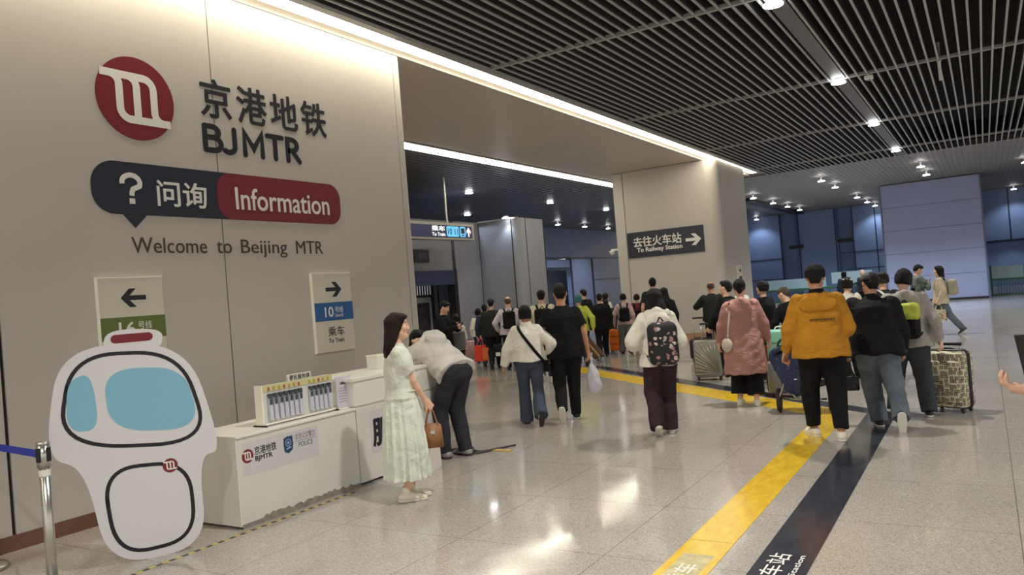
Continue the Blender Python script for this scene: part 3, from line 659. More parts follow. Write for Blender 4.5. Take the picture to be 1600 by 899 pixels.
# ------------------------------------------------------------------ belt barrier
def barrier(loc, label, belt_to=None):
    t = thing('barrier_post', label, 'barrier', loc)
    bm = BM(); cyl(bm, (0, 0, .02), (0, 0, .86), .031, n=28); obj('pole', bm, m_metal, t, True)
    bm = BM(); cyl(bm, (0, 0, .83), (0, 0, .97), .038, n=28); cyl(bm, (0, 0, .97), (0, 0, .985), .040, .036, n=28)
    hd = obj('head', bm, m_metal, t, True)
    bm = BM()
    for k in range(4):
        M = Matrix.Rotation(k*PI/2+.35, 4, 'Z'); box(bm, .034, .043, -.014, .014, .865, .95, M=M)
    obj('belt_slot', bm, m_black, hd)
    bm = BM(); cyl(bm, (0, 0, .775), (0, 0, .815), .033, n=28); obj('label_band', bm, m_white, t)
    bm = BM(); lathe(bm, [(.0001, .0), (.17, 0), (.175, .012), (.165, .03), (.10, .05), (.04, .06), (.032, .08), (.0001, .08)], 36); obj('base', bm, m_metal, t, True)
    if belt_to:
        a = Vector((0, 0, .905)); b = Vector(belt_to)-Vector(loc); b.z = .915; d = (b-a).normalized(); sd = Vector((d.y, -d.x, 0))
        bm = BM(); M = frame(a, d, (0, 0, 1), sd)
        box(bm, .035, (b-a).length-.035, -.024, .024, -.001, .001, M=M); bl = obj('belt', bm, mat('blue_belt', (36, 52, 168), rough=.6), t)
        L = (b-a).length
        text('belt_lettering', '京港地铁', .33, .48, -.012, .012, m_wprint, bl, M, .0006, .0, z=.001)
    return t
barrier((-5.02, 2.50, 0), 'steel belt barrier post beside the display board with blue belt', (-6.22, 2.62, 0))
barrier((-6.22, 2.62, 0), 'steel belt barrier post close to the beige wall foot')
# green railing with glass at the far right
t = thing('glass_railing', 'green railing with frosted glass panel right of the lavender block', 'railing', (.15, 38.0, 0))
bm = BM(); box(bm, .05, 1.15, -.02, .02, .70, 1.22); obj('glass_panel', bm, mat('frosted_glass', (190, 214, 214), rough=.25, alpha=.85), t)
bm = BM()
for k in range(11): cyl(bm, (.25+k*.1, 0, .05), (.25+k*.1, 0, .66), .016, n=8)
obj('baluster', bm, mat('green_grey_metal', (120, 140, 130), rough=.4), t)
bm = BM(); box(bm, 0, 3.0, -.03, .03, .62, .70); box(bm, 0, 3.0, -.03, .03, .0, .06); cyl(bm, (.02, 0, 0), (.02, 0, 1.25), .03); obj('rail', bm, mat('green_rail', (70, 112, 84), rough=.4), t)
t = thing('ticket_gate_screen', 'long pale glass and green barrier in front of the recessed blue wall', 'barrier', (-10.6, 44.5, 0))
bm = BM(); box(bm, 0, 3.2, -.03, .03, .72, 1.25); box(bm, 3.5, 5.5, -.03, .03, .85, 1.45); obj('glass_panel', bm, MATS['frosted_glass'], t)
bm = BM(); box(bm, 0, 5.5, -.05, .05, .60, .72); box(bm, 0, 5.5, -.05, .05, 0, .08)
for k in range(12): cyl(bm, (.2+k*.45, 0, 0), (.2+k*.45, 0, .62), .03, n=8)
obj('rail', bm, MATS['green_rail'], t)
for x, z, lab in ((-8.9, 3.05, 'dark camera on an arm at the blue corner left of the recess'), (-6.3, 3.15, 'dark camera arm on the recessed blue wall near the lavender block')):
    t = thing('surveillance_camera', lab, 'camera', (x, YF-.02, z))
    bm = BM(); box(bm, -.05, .05, -.35, 0, -.03, .03); obj('arm', bm, m_black, t)
    bm = BM(); box(bm, -.45, .30, -.5, -.33, -.1, .10, bev=.03); obj('body', bm, m_black, t)
    bm = BM(); cyl(bm, (-.5, -.42, 0), (-.44, -.42, 0), .06); obj('lens', bm, m_joint, t)
t = thing('dome_camera', 'small white camera on the left edge of the beige pier', 'camera', (-9.26, 21.25, 2.72))
bm = BM(); box(bm, -.22, 0, -.03, .03, .0, .05); obj('bracket', bm, m_white, t); bm = BM(); lathe(bm, [(.0001, -.12), (.05, -.1), (.08, -.04), (.08, 0), (.0001, 0)], 16, c=(-.2, 0, 0)); obj('dome', bm, m_white, t, True)

# ================================================================== figures: smooth distance fields turned into one mesh each
def V3(*a): return np.array(a, float)
def nrm(v): v = np.asarray(v, float); return v/max(1e-9, np.linalg.norm(v))
class Field:
    def __init__(s): s.p = []
    def add(s, fn, lo, hi, k=.02, sub=False): s.p.append((fn, np.asarray(lo, float), np.asarray(hi, float), k, sub)); return s
    def cone(s, a, b, r1, r2, k=.02, fa=False, fb=False, sub=False):
        a = np.asarray(a, float); b = np.asarray(b, float); ab = b-a; L = np.linalg.norm(ab); L2 = max(L*L, 1e-9); m = max(r1, r2)
        def fn(X, Y, Z):
            x, y, z = X-a[0], Y-a[1], Z-a[2]
            t = (x*ab[0]+y*ab[1]+z*ab[2])/L2; c = np.clip(t, 0, 1)
            d = np.sqrt((x-c*ab[0])**2+(y-c*ab[1])**2+(z-c*ab[2])**2)-(r1+(r2-r1)*c)
            if fa: d = np.maximum(d, -t*L)
            if fb: d = np.maximum(d, (t-1)*L)
            return d
        return s.add(fn, np.minimum(a, b)-m, np.maximum(a, b)+m, k, sub)
    def chain(s, pts, rs, k=.02, fa=False, fb=False):
        n = len(pts)
        for i in range(n-1): s.cone(pts[i], pts[i+1], rs[i], rs[i+1], k, fa and i == 0, fb and i == n-2)
        return s
    def ell(s, c, r, R=None, k=.02, sub=False):
        c = np.asarray(c, float); r = np.asarray(r, float); R = np.eye(3) if R is None else R
        def fn(X, Y, Z):
            x, y, z = X-c[0], Y-c[1], Z-c[2]
            u, v, w = (x*R[0, i]+y*R[1, i]+z*R[2, i] for i in range(3))
            k0 = np.sqrt((u/r[0])**2+(v/r[1])**2+(w/r[2])**2); k1 = np.sqrt((u/r[0]**2)**2+(v/r[1]**2)**2+(w/r[2]**2)**2)
            return np.where(k1 > 1e-6, k0*(k0-1)/(k1+1e-9), -min(r))
        e = np.sqrt((R**2) @ (r**2))
        return s.add(fn, c-e, c+e, k, sub)
    def rbox(s, c, h, rr, R=None, k=.02, sub=False):
        c = np.asarray(c, float); h = np.asarray(h, float)-rr; R = np.eye(3) if R is None else R
        def fn(X, Y, Z):
            x, y, z = X-c[0], Y-c[1], Z-c[2]
            q = [np.abs(x*R[0, i]+y*R[1, i]+z*R[2, i])-h[i] for i in range(3)]
            return np.sqrt(sum(np.maximum(t, 0)**2 for t in q)) + np.minimum(np.maximum(q[0], np.maximum(q[1], q[2])), 0) - rr
        e = np.abs(R) @ (h+rr)
        return s.add(fn, c-e, c+e, k, sub)
    def loft(s, o, R, ws, rx, ry, cv=None, k=.02, cap0=True, cap1=True, pleat=None):
        """Elliptical sections along R's third axis; pleat = (count, depth at the bottom, phase)."""
        o = np.asarray(o, float); ws = np.asarray(ws, float); rx = np.asarray(rx, float); ry = np.asarray(ry, float); cv = np.zeros_like(ws) if cv is None else np.asarray(cv, float)
        def fn(X, Y, Z):
            x, y, z = X-o[0], Y-o[1], Z-o[2]
            u, v, w = (x*R[0, i]+y*R[1, i]+z*R[2, i] for i in range(3))
            a = np.interp(w, ws, rx); b = np.interp(w, ws, ry); v = v-np.interp(w, ws, cv)
            if pleat is not None:
                th = np.arctan2(v, u); g = np.clip((ws[-1]-w)/(ws[-1]-ws[0]), 0, 1)
                f = 1 + pleat[1]*g**1.3*(np.sin(pleat[0]*th+pleat[2]+1.5*np.sin(2*th))+.45*np.sin((2*pleat[0]-3)*th+1.7))
                a = a*f; b = b*f
            d = (np.sqrt((u/a)**2+(v/b)**2)-1)*np.minimum(a, b)
            if cap0: d = np.maximum(d, ws[0]-w)
            if cap1: d = np.maximum(d, w-ws[-1])
            return d
        m = max(rx.max(), ry.max()+np.abs(cv).max())*(1.15 if pleat is not None else 1.02)
        cs = np.array([o + R @ np.array([i*m, j*m, w]) for i in (-1, 1) for j in (-1, 1) for w in (ws[0]-.01, ws[-1]+.01)])
        return s.add(fn, cs.min(0), cs.max(0), k)
    def plane(s, p, n):
        """Cut away everything on the side n points to (applies to what is added so far)."""
        p = np.asarray(p, float); n = nrm(n); s.p.append((lambda X, Y, Z: (X-p[0])*n[0]+(Y-p[1])*n[1]+(Z-p[2])*n[2], None, None, 0, 'cut')); return s
    def mesh(s, name, h, wr=0.0, seed=0.0, wf=9.0):
        m = 2.5*h + .02
        lo = np.min([q[1] for q in s.p if q[1] is not None and q[4] is False], 0)-m; hi = np.max([q[2] for q in s.p if q[2] is not None and q[4] is False], 0)+m
        n = np.ceil((hi-lo)/h).astype(int)+1
        ax = [(lo[i]+h*np.arange(n[i])).astype(np.float32) for i in range(3)]
        A = np.full(n, .5, np.float32)
        for fn, l, u, k, sub in s.p:
            if sub == 'cut':
                A = np.maximum(A, fn(ax[0][:, None, None], ax[1][None, :, None], ax[2][None, None, :]).astype(np.float32)); continue
            i0 = np.maximum(np.floor((l-m-k-lo)/h).astype(int), 0); i1 = np.minimum(np.ceil((u+m+k-lo)/h).astype(int)+1, n)
            sl = tuple(slice(a, b) for a, b in zip(i0, i1))
            d = fn(ax[0][sl[0]][:, None, None], ax[1][sl[1]][None, :, None], ax[2][sl[2]][None, None, :]).astype(np.float32); a = A[sl]
            if sub:
                d = -d; hh = np.maximum(k-np.abs(a-d), 0)/max(k, 1e-6); A[sl] = np.maximum(a, d)+hh*hh*k*.25
            else:
                hh = np.maximum(k-np.abs(a-d), 0)/max(k, 1e-6); A[sl] = np.minimum(a, d)-hh*hh*k*.25
        if wr:
            X, Y, Z = ax[0][:, None, None]*wf, ax[1][None, :, None]*wf, ax[2][None, None, :]*wf
            q = X*2.5+Y*1.4+1.5*np.sin(Z*.55+seed)+seed; r = Y*2.3-X*1.3+1.2*np.sin(Z*.8+seed*2); t = Z*2.2+X*1.7+1.3*np.sin(Y*1.3+seed)-Y*.6
            u = Z*4.3-X*2.6+1.6*np.sin(Y*1.9+seed)
            A = A + wr*(.5*np.sin(q)+.35*np.sin(r)+.35*np.sin(t)*(.5+.5*np.sin(q*.5))+.22*np.sin(u)*(.5+.5*np.sin(r*.7)))
        Vv, Q = surfnet(A, lo, h)
        me = bpy.data.meshes.new(name)
        me.vertices.add(len(Vv)); me.vertices.foreach_set('co', Vv.astype(np.float32).ravel())
        nq = len(Q); me.loops.add(nq*4); me.loops.foreach_set('vertex_index', Q.astype(np.int32).ravel())
        me.polygons.add(nq); me.polygons.foreach_set('loop_start', np.arange(0, nq*4, 4, dtype=np.int32)); me.polygons.foreach_set('loop_total', np.full(nq, 4, np.int32))
        me.update(calc_edges=True); me.polygons.foreach_set('use_smooth', np.ones(nq, bool)); me.validate()
        return me
CO = np.array([(i, j, k) for i in (0, 1) for j in (0, 1) for k in (0, 1)])
ED = [(a, b) for a in range(8) for b in range(a+1, 8) if abs(CO[a]-CO[b]).sum() == 1]
def surfnet(A, lo, h):
    Sg = A < 0; n = np.array(A.shape)
    cnt = np.zeros(n-1, np.int8)
    for c in CO: cnt += Sg[c[0]:n[0]-1+c[0], c[1]:n[1]-1+c[1], c[2]:n[2]-1+c[2]]
    mask = (cnt > 0) & (cnt < 8); idx = np.full(n-1, -1, np.int64); I = np.argwhere(mask); idx[mask] = np.arange(len(I))
    vals = [A[I[:, 0]+c[0], I[:, 1]+c[1], I[:, 2]+c[2]] for c in CO]
    acc = np.zeros((len(I), 3)); num = np.zeros(len(I))
    for a, b in ED:
        v0, v1 = vals[a], vals[b]; m = (v0 < 0) != (v1 < 0); t = np.where(m, v0/np.where(m, v0-v1, 1), 0)
        acc += np.where(m[:, None], CO[a]+t[:, None]*(CO[b]-CO[a]), 0); num += m
    Vv = lo + h*(I + acc/num[:, None]); quads = []
    for ax in range(3):
        b, c = (ax+1) % 3, (ax+2) % 3
        s0 = [slice(1, n[i]-1) for i in range(3)]; s1 = list(s0); s0[ax] = slice(0, n[ax]-1); s1[ax] = slice(1, n[ax])
        p, q = Sg[tuple(s0)], Sg[tuple(s1)]; off = np.array([1, 1, 1]); off[ax] = 0
        E = np.argwhere(p != q)+off; ins = p[p != q]
        def cell(db, dc):
            K = E.copy(); K[:, b] += db; K[:, c] += dc; return idx[K[:, 0], K[:, 1], K[:, 2]]
        q4 = np.stack([cell(-1, -1), cell(0, -1), cell(0, 0), cell(-1, 0)], 1); q4[~ins] = q4[~ins][:, ::-1]
        quads.append(q4)
    return Vv, np.concatenate(quads)

def rotax(axis, deg):
    return np.array(Matrix.Rotation(math.radians(deg), 3, Vector(axis)))
def ik(a, t, l1, l2, pole):
    a = np.asarray(a, float); t = np.asarray(t, float); d = t-a; L = np.linalg.norm(d)
    if L > (l1+l2)*.995: t = a + d*(l1+l2)*.995/L; d = t-a; L = np.linalg.norm(d)
    u = d/L; x = (l1*l1-l2*l2+L*L)/(2*L); hh = math.sqrt(max(l1*l1-x*x, 0)); p = np.asarray(pole, float); p = nrm(p-u*p.dot(u))
    return a+u*x+p*hh, t
TORSO = {0: ([-.10, 0, .12, .25, .38, .45, .50, .54], [.13, .168, .155, .168, .186, .150, .080, .055], [.09, .118, .105, .114, .116, .092, .064, .056]),
         1: ([-.10, 0, .12, .25, .38, .45, .50, .54], [.14, .172, .138, .148, .156, .124, .066, .05], [.095, .118, .094, .116, .106, .080, .056, .05])}
class Sk: pass
def skeleton(H=1.7, sex=0, lean=0, side=0, twist=0, hip=(0, 0), drop=0.0, fat=1.0, feet=None, hands=None, head=(0, 0, 0), hdrop=0.0):
    """Joint positions in metres: local +Y is forward, +X the person's right hand side."""
    k = Sk(); s = k.s = H/1.7; k.H = H; k.sex = sex; k.fat = fat
    feet = feet or (('flat', -.10, 0, 0), ('flat', .10, 0, 0)); k.feet = []
    for sg, f in zip((-1, 1), feet):
        yaw = math.radians(f[3]); fw = V3(math.sin(yaw), math.cos(yaw), 0); z0 = f[5]*s if len(f) > 5 else 0
        if f[0] == 'flat': A = V3(f[1]*s, f[2]*s, .072*s+z0); up = V3(0, 0, 1)
        else:
            p = math.radians(f[4]); ball = V3(f[1]*s, f[2]*s, z0+.012*s); h = fw.copy(); fw = h*math.cos(p)+V3(0, 0, -math.sin(p)); up = h*math.sin(p)+V3(0, 0, math.cos(p)); A = ball-fw*.10*s+up*.072*s
        k.feet.append((A, fw, up))
    P = V3(hip[0]*s, hip[1]*s, (.905-drop)*s)
    for _ in range(60):
        ok = True
        for sg, (A, fw, up) in zip((-1, 1), k.feet):
            if np.linalg.norm(P+V3(sg*.088*s, 0, -.02*s)-A) > .832*s: ok = False
        if ok: break
        P[2] -= .006*s
    k.P = P; k.hip = []; k.knee = []
    for sg, (A, fw, up) in zip((-1, 1), k.feet):
        hp = P+V3(sg*.088*s, 0, -.02*s); kn, _ = ik(hp, A, .415*s, .422*s, V3(fw[0]*.8+sg*.05, 1, .25)); k.hip.append(hp); k.knee.append(kn)
    k.Rp = np.eye(3)
    Rt = rotax((0, 0, 1), twist) @ rotax((1, 0, 0), -lean) @ rotax((0, 1, 0), side); k.R = Rt
    T = lambda u, v, w: P + Rt @ V3(u*s, v*s, w*s)
    k.T = T; sw = .168 if sex == 0 else .150; sw *= (1+(fat-1)*.5)
    k.sh = [T(-sw, 0, .438), T(sw, 0, .438)]; k.neck = T(0, -.005, .505)
    hands = hands or (None, None); k.el = []; k.wr = []; k.hd = []
    for i, (sg, h) in enumerate(zip((-1, 1), hands)):
        h = h or {}
        tgt = h.get('at'); pole = h.get('pole', (sg*.45, -1, -.1))
        if tgt is None: tgt = k.sh[i] + Rt @ V3(0, 0, 0) + V3(sg*.075*s, .04*s, -.50*s)
        else: tgt = V3(*tgt)*s
        e, w = ik(k.sh[i], tgt, .285*s, .245*s, pole); k.el.append(e); k.wr.append(w)
        dirn = nrm(h.get('dir', w-e)); pn = np.asarray(h.get('palm', (-sg, 0, 0)), float); pn = nrm(pn-dirn*pn.dot(dirn)); k.hd.append((dirn, pn, h.get('curl', 28), sg))
    Rh = Rt if lean < 25 else rotax((1, 0, 0), -lean*.9)
    Rh = (np.eye(3)*.0 + rotax((0, 0, 1), twist+head[0]) @ rotax((1, 0, 0), -head[1]) @ rotax((0, 1, 0), head[2])) if lean < 40 else rotax((1, 0, 0), -lean-head[1]) @ rotax((0, 0, 1), head[0])
    k.Rh = Rh; up = Rh[:, 2]*.6+Rt[:, 2]*.4; k.hs = s*(1.0 if sex == 0 else .965)
    k.hc = k.neck + nrm(up)*(.170-hdrop)*s + Rh[:, 1]*.018*s
    k.hp = lambda u, v, w: k.hc + Rh @ (V3(u, v, w)*k.hs)
    return k
def torso(F, k, g, w0, w1=.54, hemadd=0.0, kk=.02, belly=0.0):
    ws, rx, ry = (np.array(a) for a in TORSO[k.sex]); s = k.s
    W = np.unique(np.concatenate([ws[(ws > w0) & (ws < w1)], [w0, w1]])); gg = g*np.clip((.56-W)/.16, .35, 1) if g > 0 else g; RX = np.interp(W, ws, rx)*k.fat+gg; RY = np.interp(W, ws, ry)*k.fat+gg
    if hemadd:
        t = np.clip((.34-W)/max(.05, .34-w0), 0, 1); tgt = max(RX.max(), .165+g); RX = RX*(1-t)+np.maximum(RX, tgt)*t+hemadd*t; RY = RY*(1-t)+np.maximum(RY, RY[W > .2].max() if (W > .2).any() else RY.max())*t+hemadd*.8*t
    F.loft(k.P, k.R, W*s, RX*s, RY*s, k=kk)
def hand(F, k, i, det=True):
    s = k.s*(1 if k.sex == 0 else .92); d, pn, curl, sg = k.hd[i]; w = k.wr[i]
    th = np.cross(pn, d)*(1 if sg > 0 else -1)          # thumb side
    th = nrm(th)
    R = np.stack([th, pn, d], 1)
    F.rbox(w+d*.050*s, (.040*s, .0155*s, .050*s), .013*s, R, .012)
    F.cone(w, w+d*.03*s, .026*s, .028*s, .02)
    for j, (x, L) in enumerate(((.031, .072), (.0105, .080), (-.0105, .075), (-.031, .058))):
        p = w+d*(.092-.006*abs(j-1.2))*s+th*x*s; q = d; rr = .0088*s
        for seg, fr in enumerate((.44, .32, .26)):
            a = math.radians(curl*(.75+.35*seg)); q = nrm(q*math.cos(a)+np.cross(np.cross(q, pn), q)*math.sin(a) if abs(q.dot(pn)) < .999 else q)
            n = p+q*L*fr*s; F.cone(p, n, rr, rr*.92, .004); p = n; rr *= .92
    p = w+d*.03*s+th*.030*s; q = nrm(th*.75+d*.75+pn*.25)
    n = p+q*.042*s; F.cone(p, n, .012*s, .0105*s, .010); F.cone(n, n+nrm(q*.7+d*.5+pn*.35)*.034*s, .0105*s, .0085*s, .004)
def body(k, h, mats, face=True, name='person'):
    F = Field(); s = k.s
    torso(F, k, -.014, -.08)
    F.cone(k.neck-k.R[:, 2]*.03*s, k.hp(0, -.012, -.05), .056*s if k.sex == 0 else .047*s, .052*s if k.sex == 0 else .044*s, .03)
    hs = k.hs; Rh = k.Rh
    F.ell(k.hp(0, -.012, .028), V3(.076, .096, .088)*hs, Rh, .02); F.ell(k.hp(0, .018, -.028), V3(.063, .072, .086)*hs, Rh, .03)
    for sg in (-1, 1):
        F.cone(k.hp(sg*.045, .005, -.062), k.hp(sg*.012, .066, -.096), .020*hs, .018*hs, .03)
        F.ell(k.hp(sg*.079, -.004, -.004), V3(.010, .020, .032)*hs, Rh, .008)
        if face:
            F.ell(k.hp(sg*.032, .094, .012), V3(.018, .010, .010)*hs, Rh, .012, sub=True); F.ell(k.hp(sg*.032, .079, .012), V3(.013, .0125, .0115)*hs, Rh, .003)
            F.ell(k.hp(sg*.042, .070, -.022), V3(.022, .018, .018)*hs, Rh, .02)
    F.cone(k.hp(0, .086, .014), k.hp(0, .1035, -.022), .008*hs, .0105*hs, .012); F.ell(k.hp(0, .090, -.029), V3(.018, .014, .009)*hs, Rh, .008)
    F.ell(k.hp(0, .088, -.056), V3(.024, .012, .0055)*hs, Rh, .005); F.ell(k.hp(0, .086, -.067), V3(.020, .012, .0065)*hs, Rh, .005)
    F.ell(k.hp(0, .078, -.098), V3(.022, .016, .014)*hs, Rh, .02)
    am = 1.0 if k.sex == 0 else .84
    for i in (0, 1):
        F.cone(k.sh[i], k.el[i], .050*s*am, .038*s*am, .03); F.chain([k.el[i], k.el[i]*.65+k.wr[i]*.35, k.wr[i]], [.038*s*am, .037*s*am, .025*s*am], .015); hand(F, k, i)
        A, fw, up = k.feet[i]; mid = k.knee[i]*.68+A*.32
        F.chain([k.hip[i], k.knee[i]], [.080*s, .052*s], .03); back = nrm(np.cross(np.cross(A-k.knee[i], fw), A-k.knee[i]))
        F.chain([k.knee[i], mid-back*.012*s, A], [.050*s, .050*s, .034*s], .02); F.chain([A-up*.03*s-fw*.01*s, A+fw*.10*s-up*.045*s, A+fw*.145*s-up*.05*s], [.024*s, .020*s, .014*s], .02)
    me = F.mesh(name, h)
    if face:
        n = len(me.polygons); c = np.empty(n*3, np.float32); me.polygons.foreach_get('center', c); c = c.reshape(-1, 3)
        L = (c-k.hc) @ Rh / hs; mi = np.zeros(n, np.int32)
        for sg in (-1, 1):
            e = (L-V3(sg*.032, .079, .012)); r = np.linalg.norm(e*V3(1, 1, 1.15), axis=1); mi[(r < .0128) & (np.abs(e[:, 2]) < .0062) & (np.abs(e[:, 0]) < .0115) & (L[:, 1] > .084)] = 0
            mi[(((np.hypot(e[:, 0], e[:, 2]) < .0062) & (r < .0145)) | ((np.abs(e[:, 2]-.0065) < .0026) & (np.abs(e[:, 0]) < .0125) & (r < .018))) & (L[:, 1] > .080)] = 2
            mi[(np.abs(L[:, 2]-.036-.1*(.03-np.abs(L[:, 0]-sg*.0)).clip(-.02, .01)) < .0045) & (np.abs(np.abs(L[:, 0])-.031) < .017) & (L[:, 1] > .055)] = 2
        mi[(((L[:, 0]/.023)**2+((L[:, 2]+.061)/.0105)**2) < 1) & (L[:, 1] > .072)] = 3
        me.polygons.foreach_set('material_index', mi)
    return link(name, me, mats)
SEED = [0.0]
def _sd(): SEED[0] += 1.37; return SEED[0]
def top_garment(k, o, name, m, h, g=.018, hem=-.06, hemadd=0.0, sleeve='long', sr=(.066, .056, .045), wr=.006, collar=.0, hood=None, wf=9.0, puff=0):
    F = Field(); s = k.s
    torso(F, k, g, hem, .525, hemadd)
    for i in (0, 1):
        a, e, w = k.sh[i], k.el[i], k.wr[i]
        if sleeve == 'short':
            q = a+(e-a)*(.66 if not puff else .62); F.cone(a, q, sr[0]*s, (sr[1]+(.012 if not puff else .0))*s, .035, fb=True)
            if puff: F.ell(a+(e-a)*.42, V3(puff, puff, puff)*s, k=.04)
        elif sleeve == 'elbow': F.cone(a, e, sr[0]*s, sr[1]*s, .03); F.cone(e, e+(w-e)*.45, sr[1]*s, sr[2]*s, .02, fb=True)
        elif sleeve == 'long':
            F.cone(a, e, sr[0]*s, sr[1]*s, .035); F.cone(e, e+(w-e)*.97, sr[1]*s, sr[2]*s, .02, fb=True)
    if collar:
        F.cone(k.neck-k.R[:, 2]*.03*s, k.neck+nrm(k.hp(0, -.02, -.06)-k.neck)*collar*s, .074*s, .068*s, .015, fb=True)
    if hood == 'down':
        T = k.T; gz = g*.9+.115*(k.fat-1)
        F.ell(T(0, -.115-gz, .42), V3(.125, .065, .105)*s, k.R, .03); F.cone(T(-.10, -.07, .50), T(0, -.10, .53), .042*s, .05*s, .03); F.cone(T(.10, -.07, .50), T(0, -.10, .53), .042*s, .05*s, .03)
        F.cone(T(-.10, -.06, .50), T(-.06, .07, .46), .036*s, .026*s, .03); F.cone(T(.10, -.06, .50), T(.06, .07, .46), .036*s, .026*s, .03)
    if hood == 'flat':
        T = k.T; gz = g*.9+.115*(k.fat-1)
        F.ell(T(0, -.108-gz, .415), V3(.170, .042, .085)*s, k.R, .012); F.cone(T(-.15, -.045-gz*.5, .475), T(0, -.105-gz, .485), .032*s, .044*s, .012); F.cone(T(.15, -.045-gz*.5, .475), T(0, -.105-gz, .485), .032*s, .044*s, .012)
        F.cone(T(-.15, -.045-gz*.5, .475), T(-.07, .075, .46), .030*s, .024*s, .012); F.cone(T(.15, -.045-gz*.5, .475), T(.07, .075, .46), .030*s, .024*s, .012)
    return link(name, F.mesh(name, h, wr, _sd(), wf), m, o)
def trousers(k, o, m, h, g=.014, r=(.098, .072, .058), top=.11, hemz=.05, wr=.006, name='trousers', wf=9.0):
    F = Field(); s = k.s
    torso(F, k, g, -.09, top, 0.0, .03); F.ell(k.P+V3(0, -.012*s, .0), V3((.146*k.fat+g)*s, (.106*k.fat+g)*s, .13*s), k=.04)
    for i in (0, 1):
        A, fw, up = k.feet[i]; kn = k.knee[i]; e = A+nrm(kn-A)*(hemz-.07)*s
        F.cone(k.hip[i], kn, r[0]*s*k.fat, r[1]*s, .02); F.cone(kn, e, r[1]*s, r[2]*s, .02, fb=True)
    return link(name, F.mesh(name, h, wr, _sd(), wf), m, o)
def lower(k, o, name, m, h, prof, pleat, wr=.003, parent=None):
    """Skirt, coat tail: (depth below pelvis centre, rx, ry, shift) list from the hem up."""
    F = Field(); s = k.s; ws = np.array([-p[0] for p in prof])*s; R = rotax((0, 0, 1), 0)
    F.loft(k.P, R, ws, np.array([p[1] for p in prof])*s, np.array([p[2] for p in prof])*s, np.array([p[3] if len(p) > 3 else 0 for p in prof])*s, pleat=pleat)
    return F
def shoes(k, o, m, ms, h, w=1.0, name='shoe'):
    s = k.s
    for i in (0, 1):
        A, fw, up = k.feet[i]; F = Field(); P = lambda a, c: A+fw*a*s+up*c*s
        F.chain([P(-.042, -.036), P(.03, -.030), P(.105, -.048), P(.158, -.056)], [.036*s*w, .038*s*w, .038*s*w, .027*s*w], .02); F.cone(P(-.012, -.03), P(-.016, .012), .041*s*w, .040*s*w, .02, fb=True)
        F.plane(P(0, -.052), -up)
        sh = link(name, F.mesh(name, h, .0, 0), m, o)
        G = Field(); Rf = np.stack([np.cross(fw, up), fw, up], 1)
        def fn(X, Y, Z, A=A, fw=fw, up=up):
            x, y, z = X-A[0], Y-A[1], Z-A[2]; b = x*fw[0]+y*fw[1]+z*fw[2]; c = x*up[0]+y*up[1]+z*up[2]; r = Rf[:, 0]; a = x*r[0]+y*r[1]+z*r[2]
            t = np.clip((b+.042*s)/(.20*s), 0, 1); rad = (.038+.006*np.sin(t*3.0)-.010*t*t)*s*w
            return np.maximum(np.sqrt(a*a+(b-(-.042*s+t*.20*s))**2)-rad, np.abs(c+.061*s)-.011*s)
        G.add(fn, A-.26*s, A+.26*s, .0); me = G.mesh('sole', min(h, .008)); link('sole', me, ms, sh)
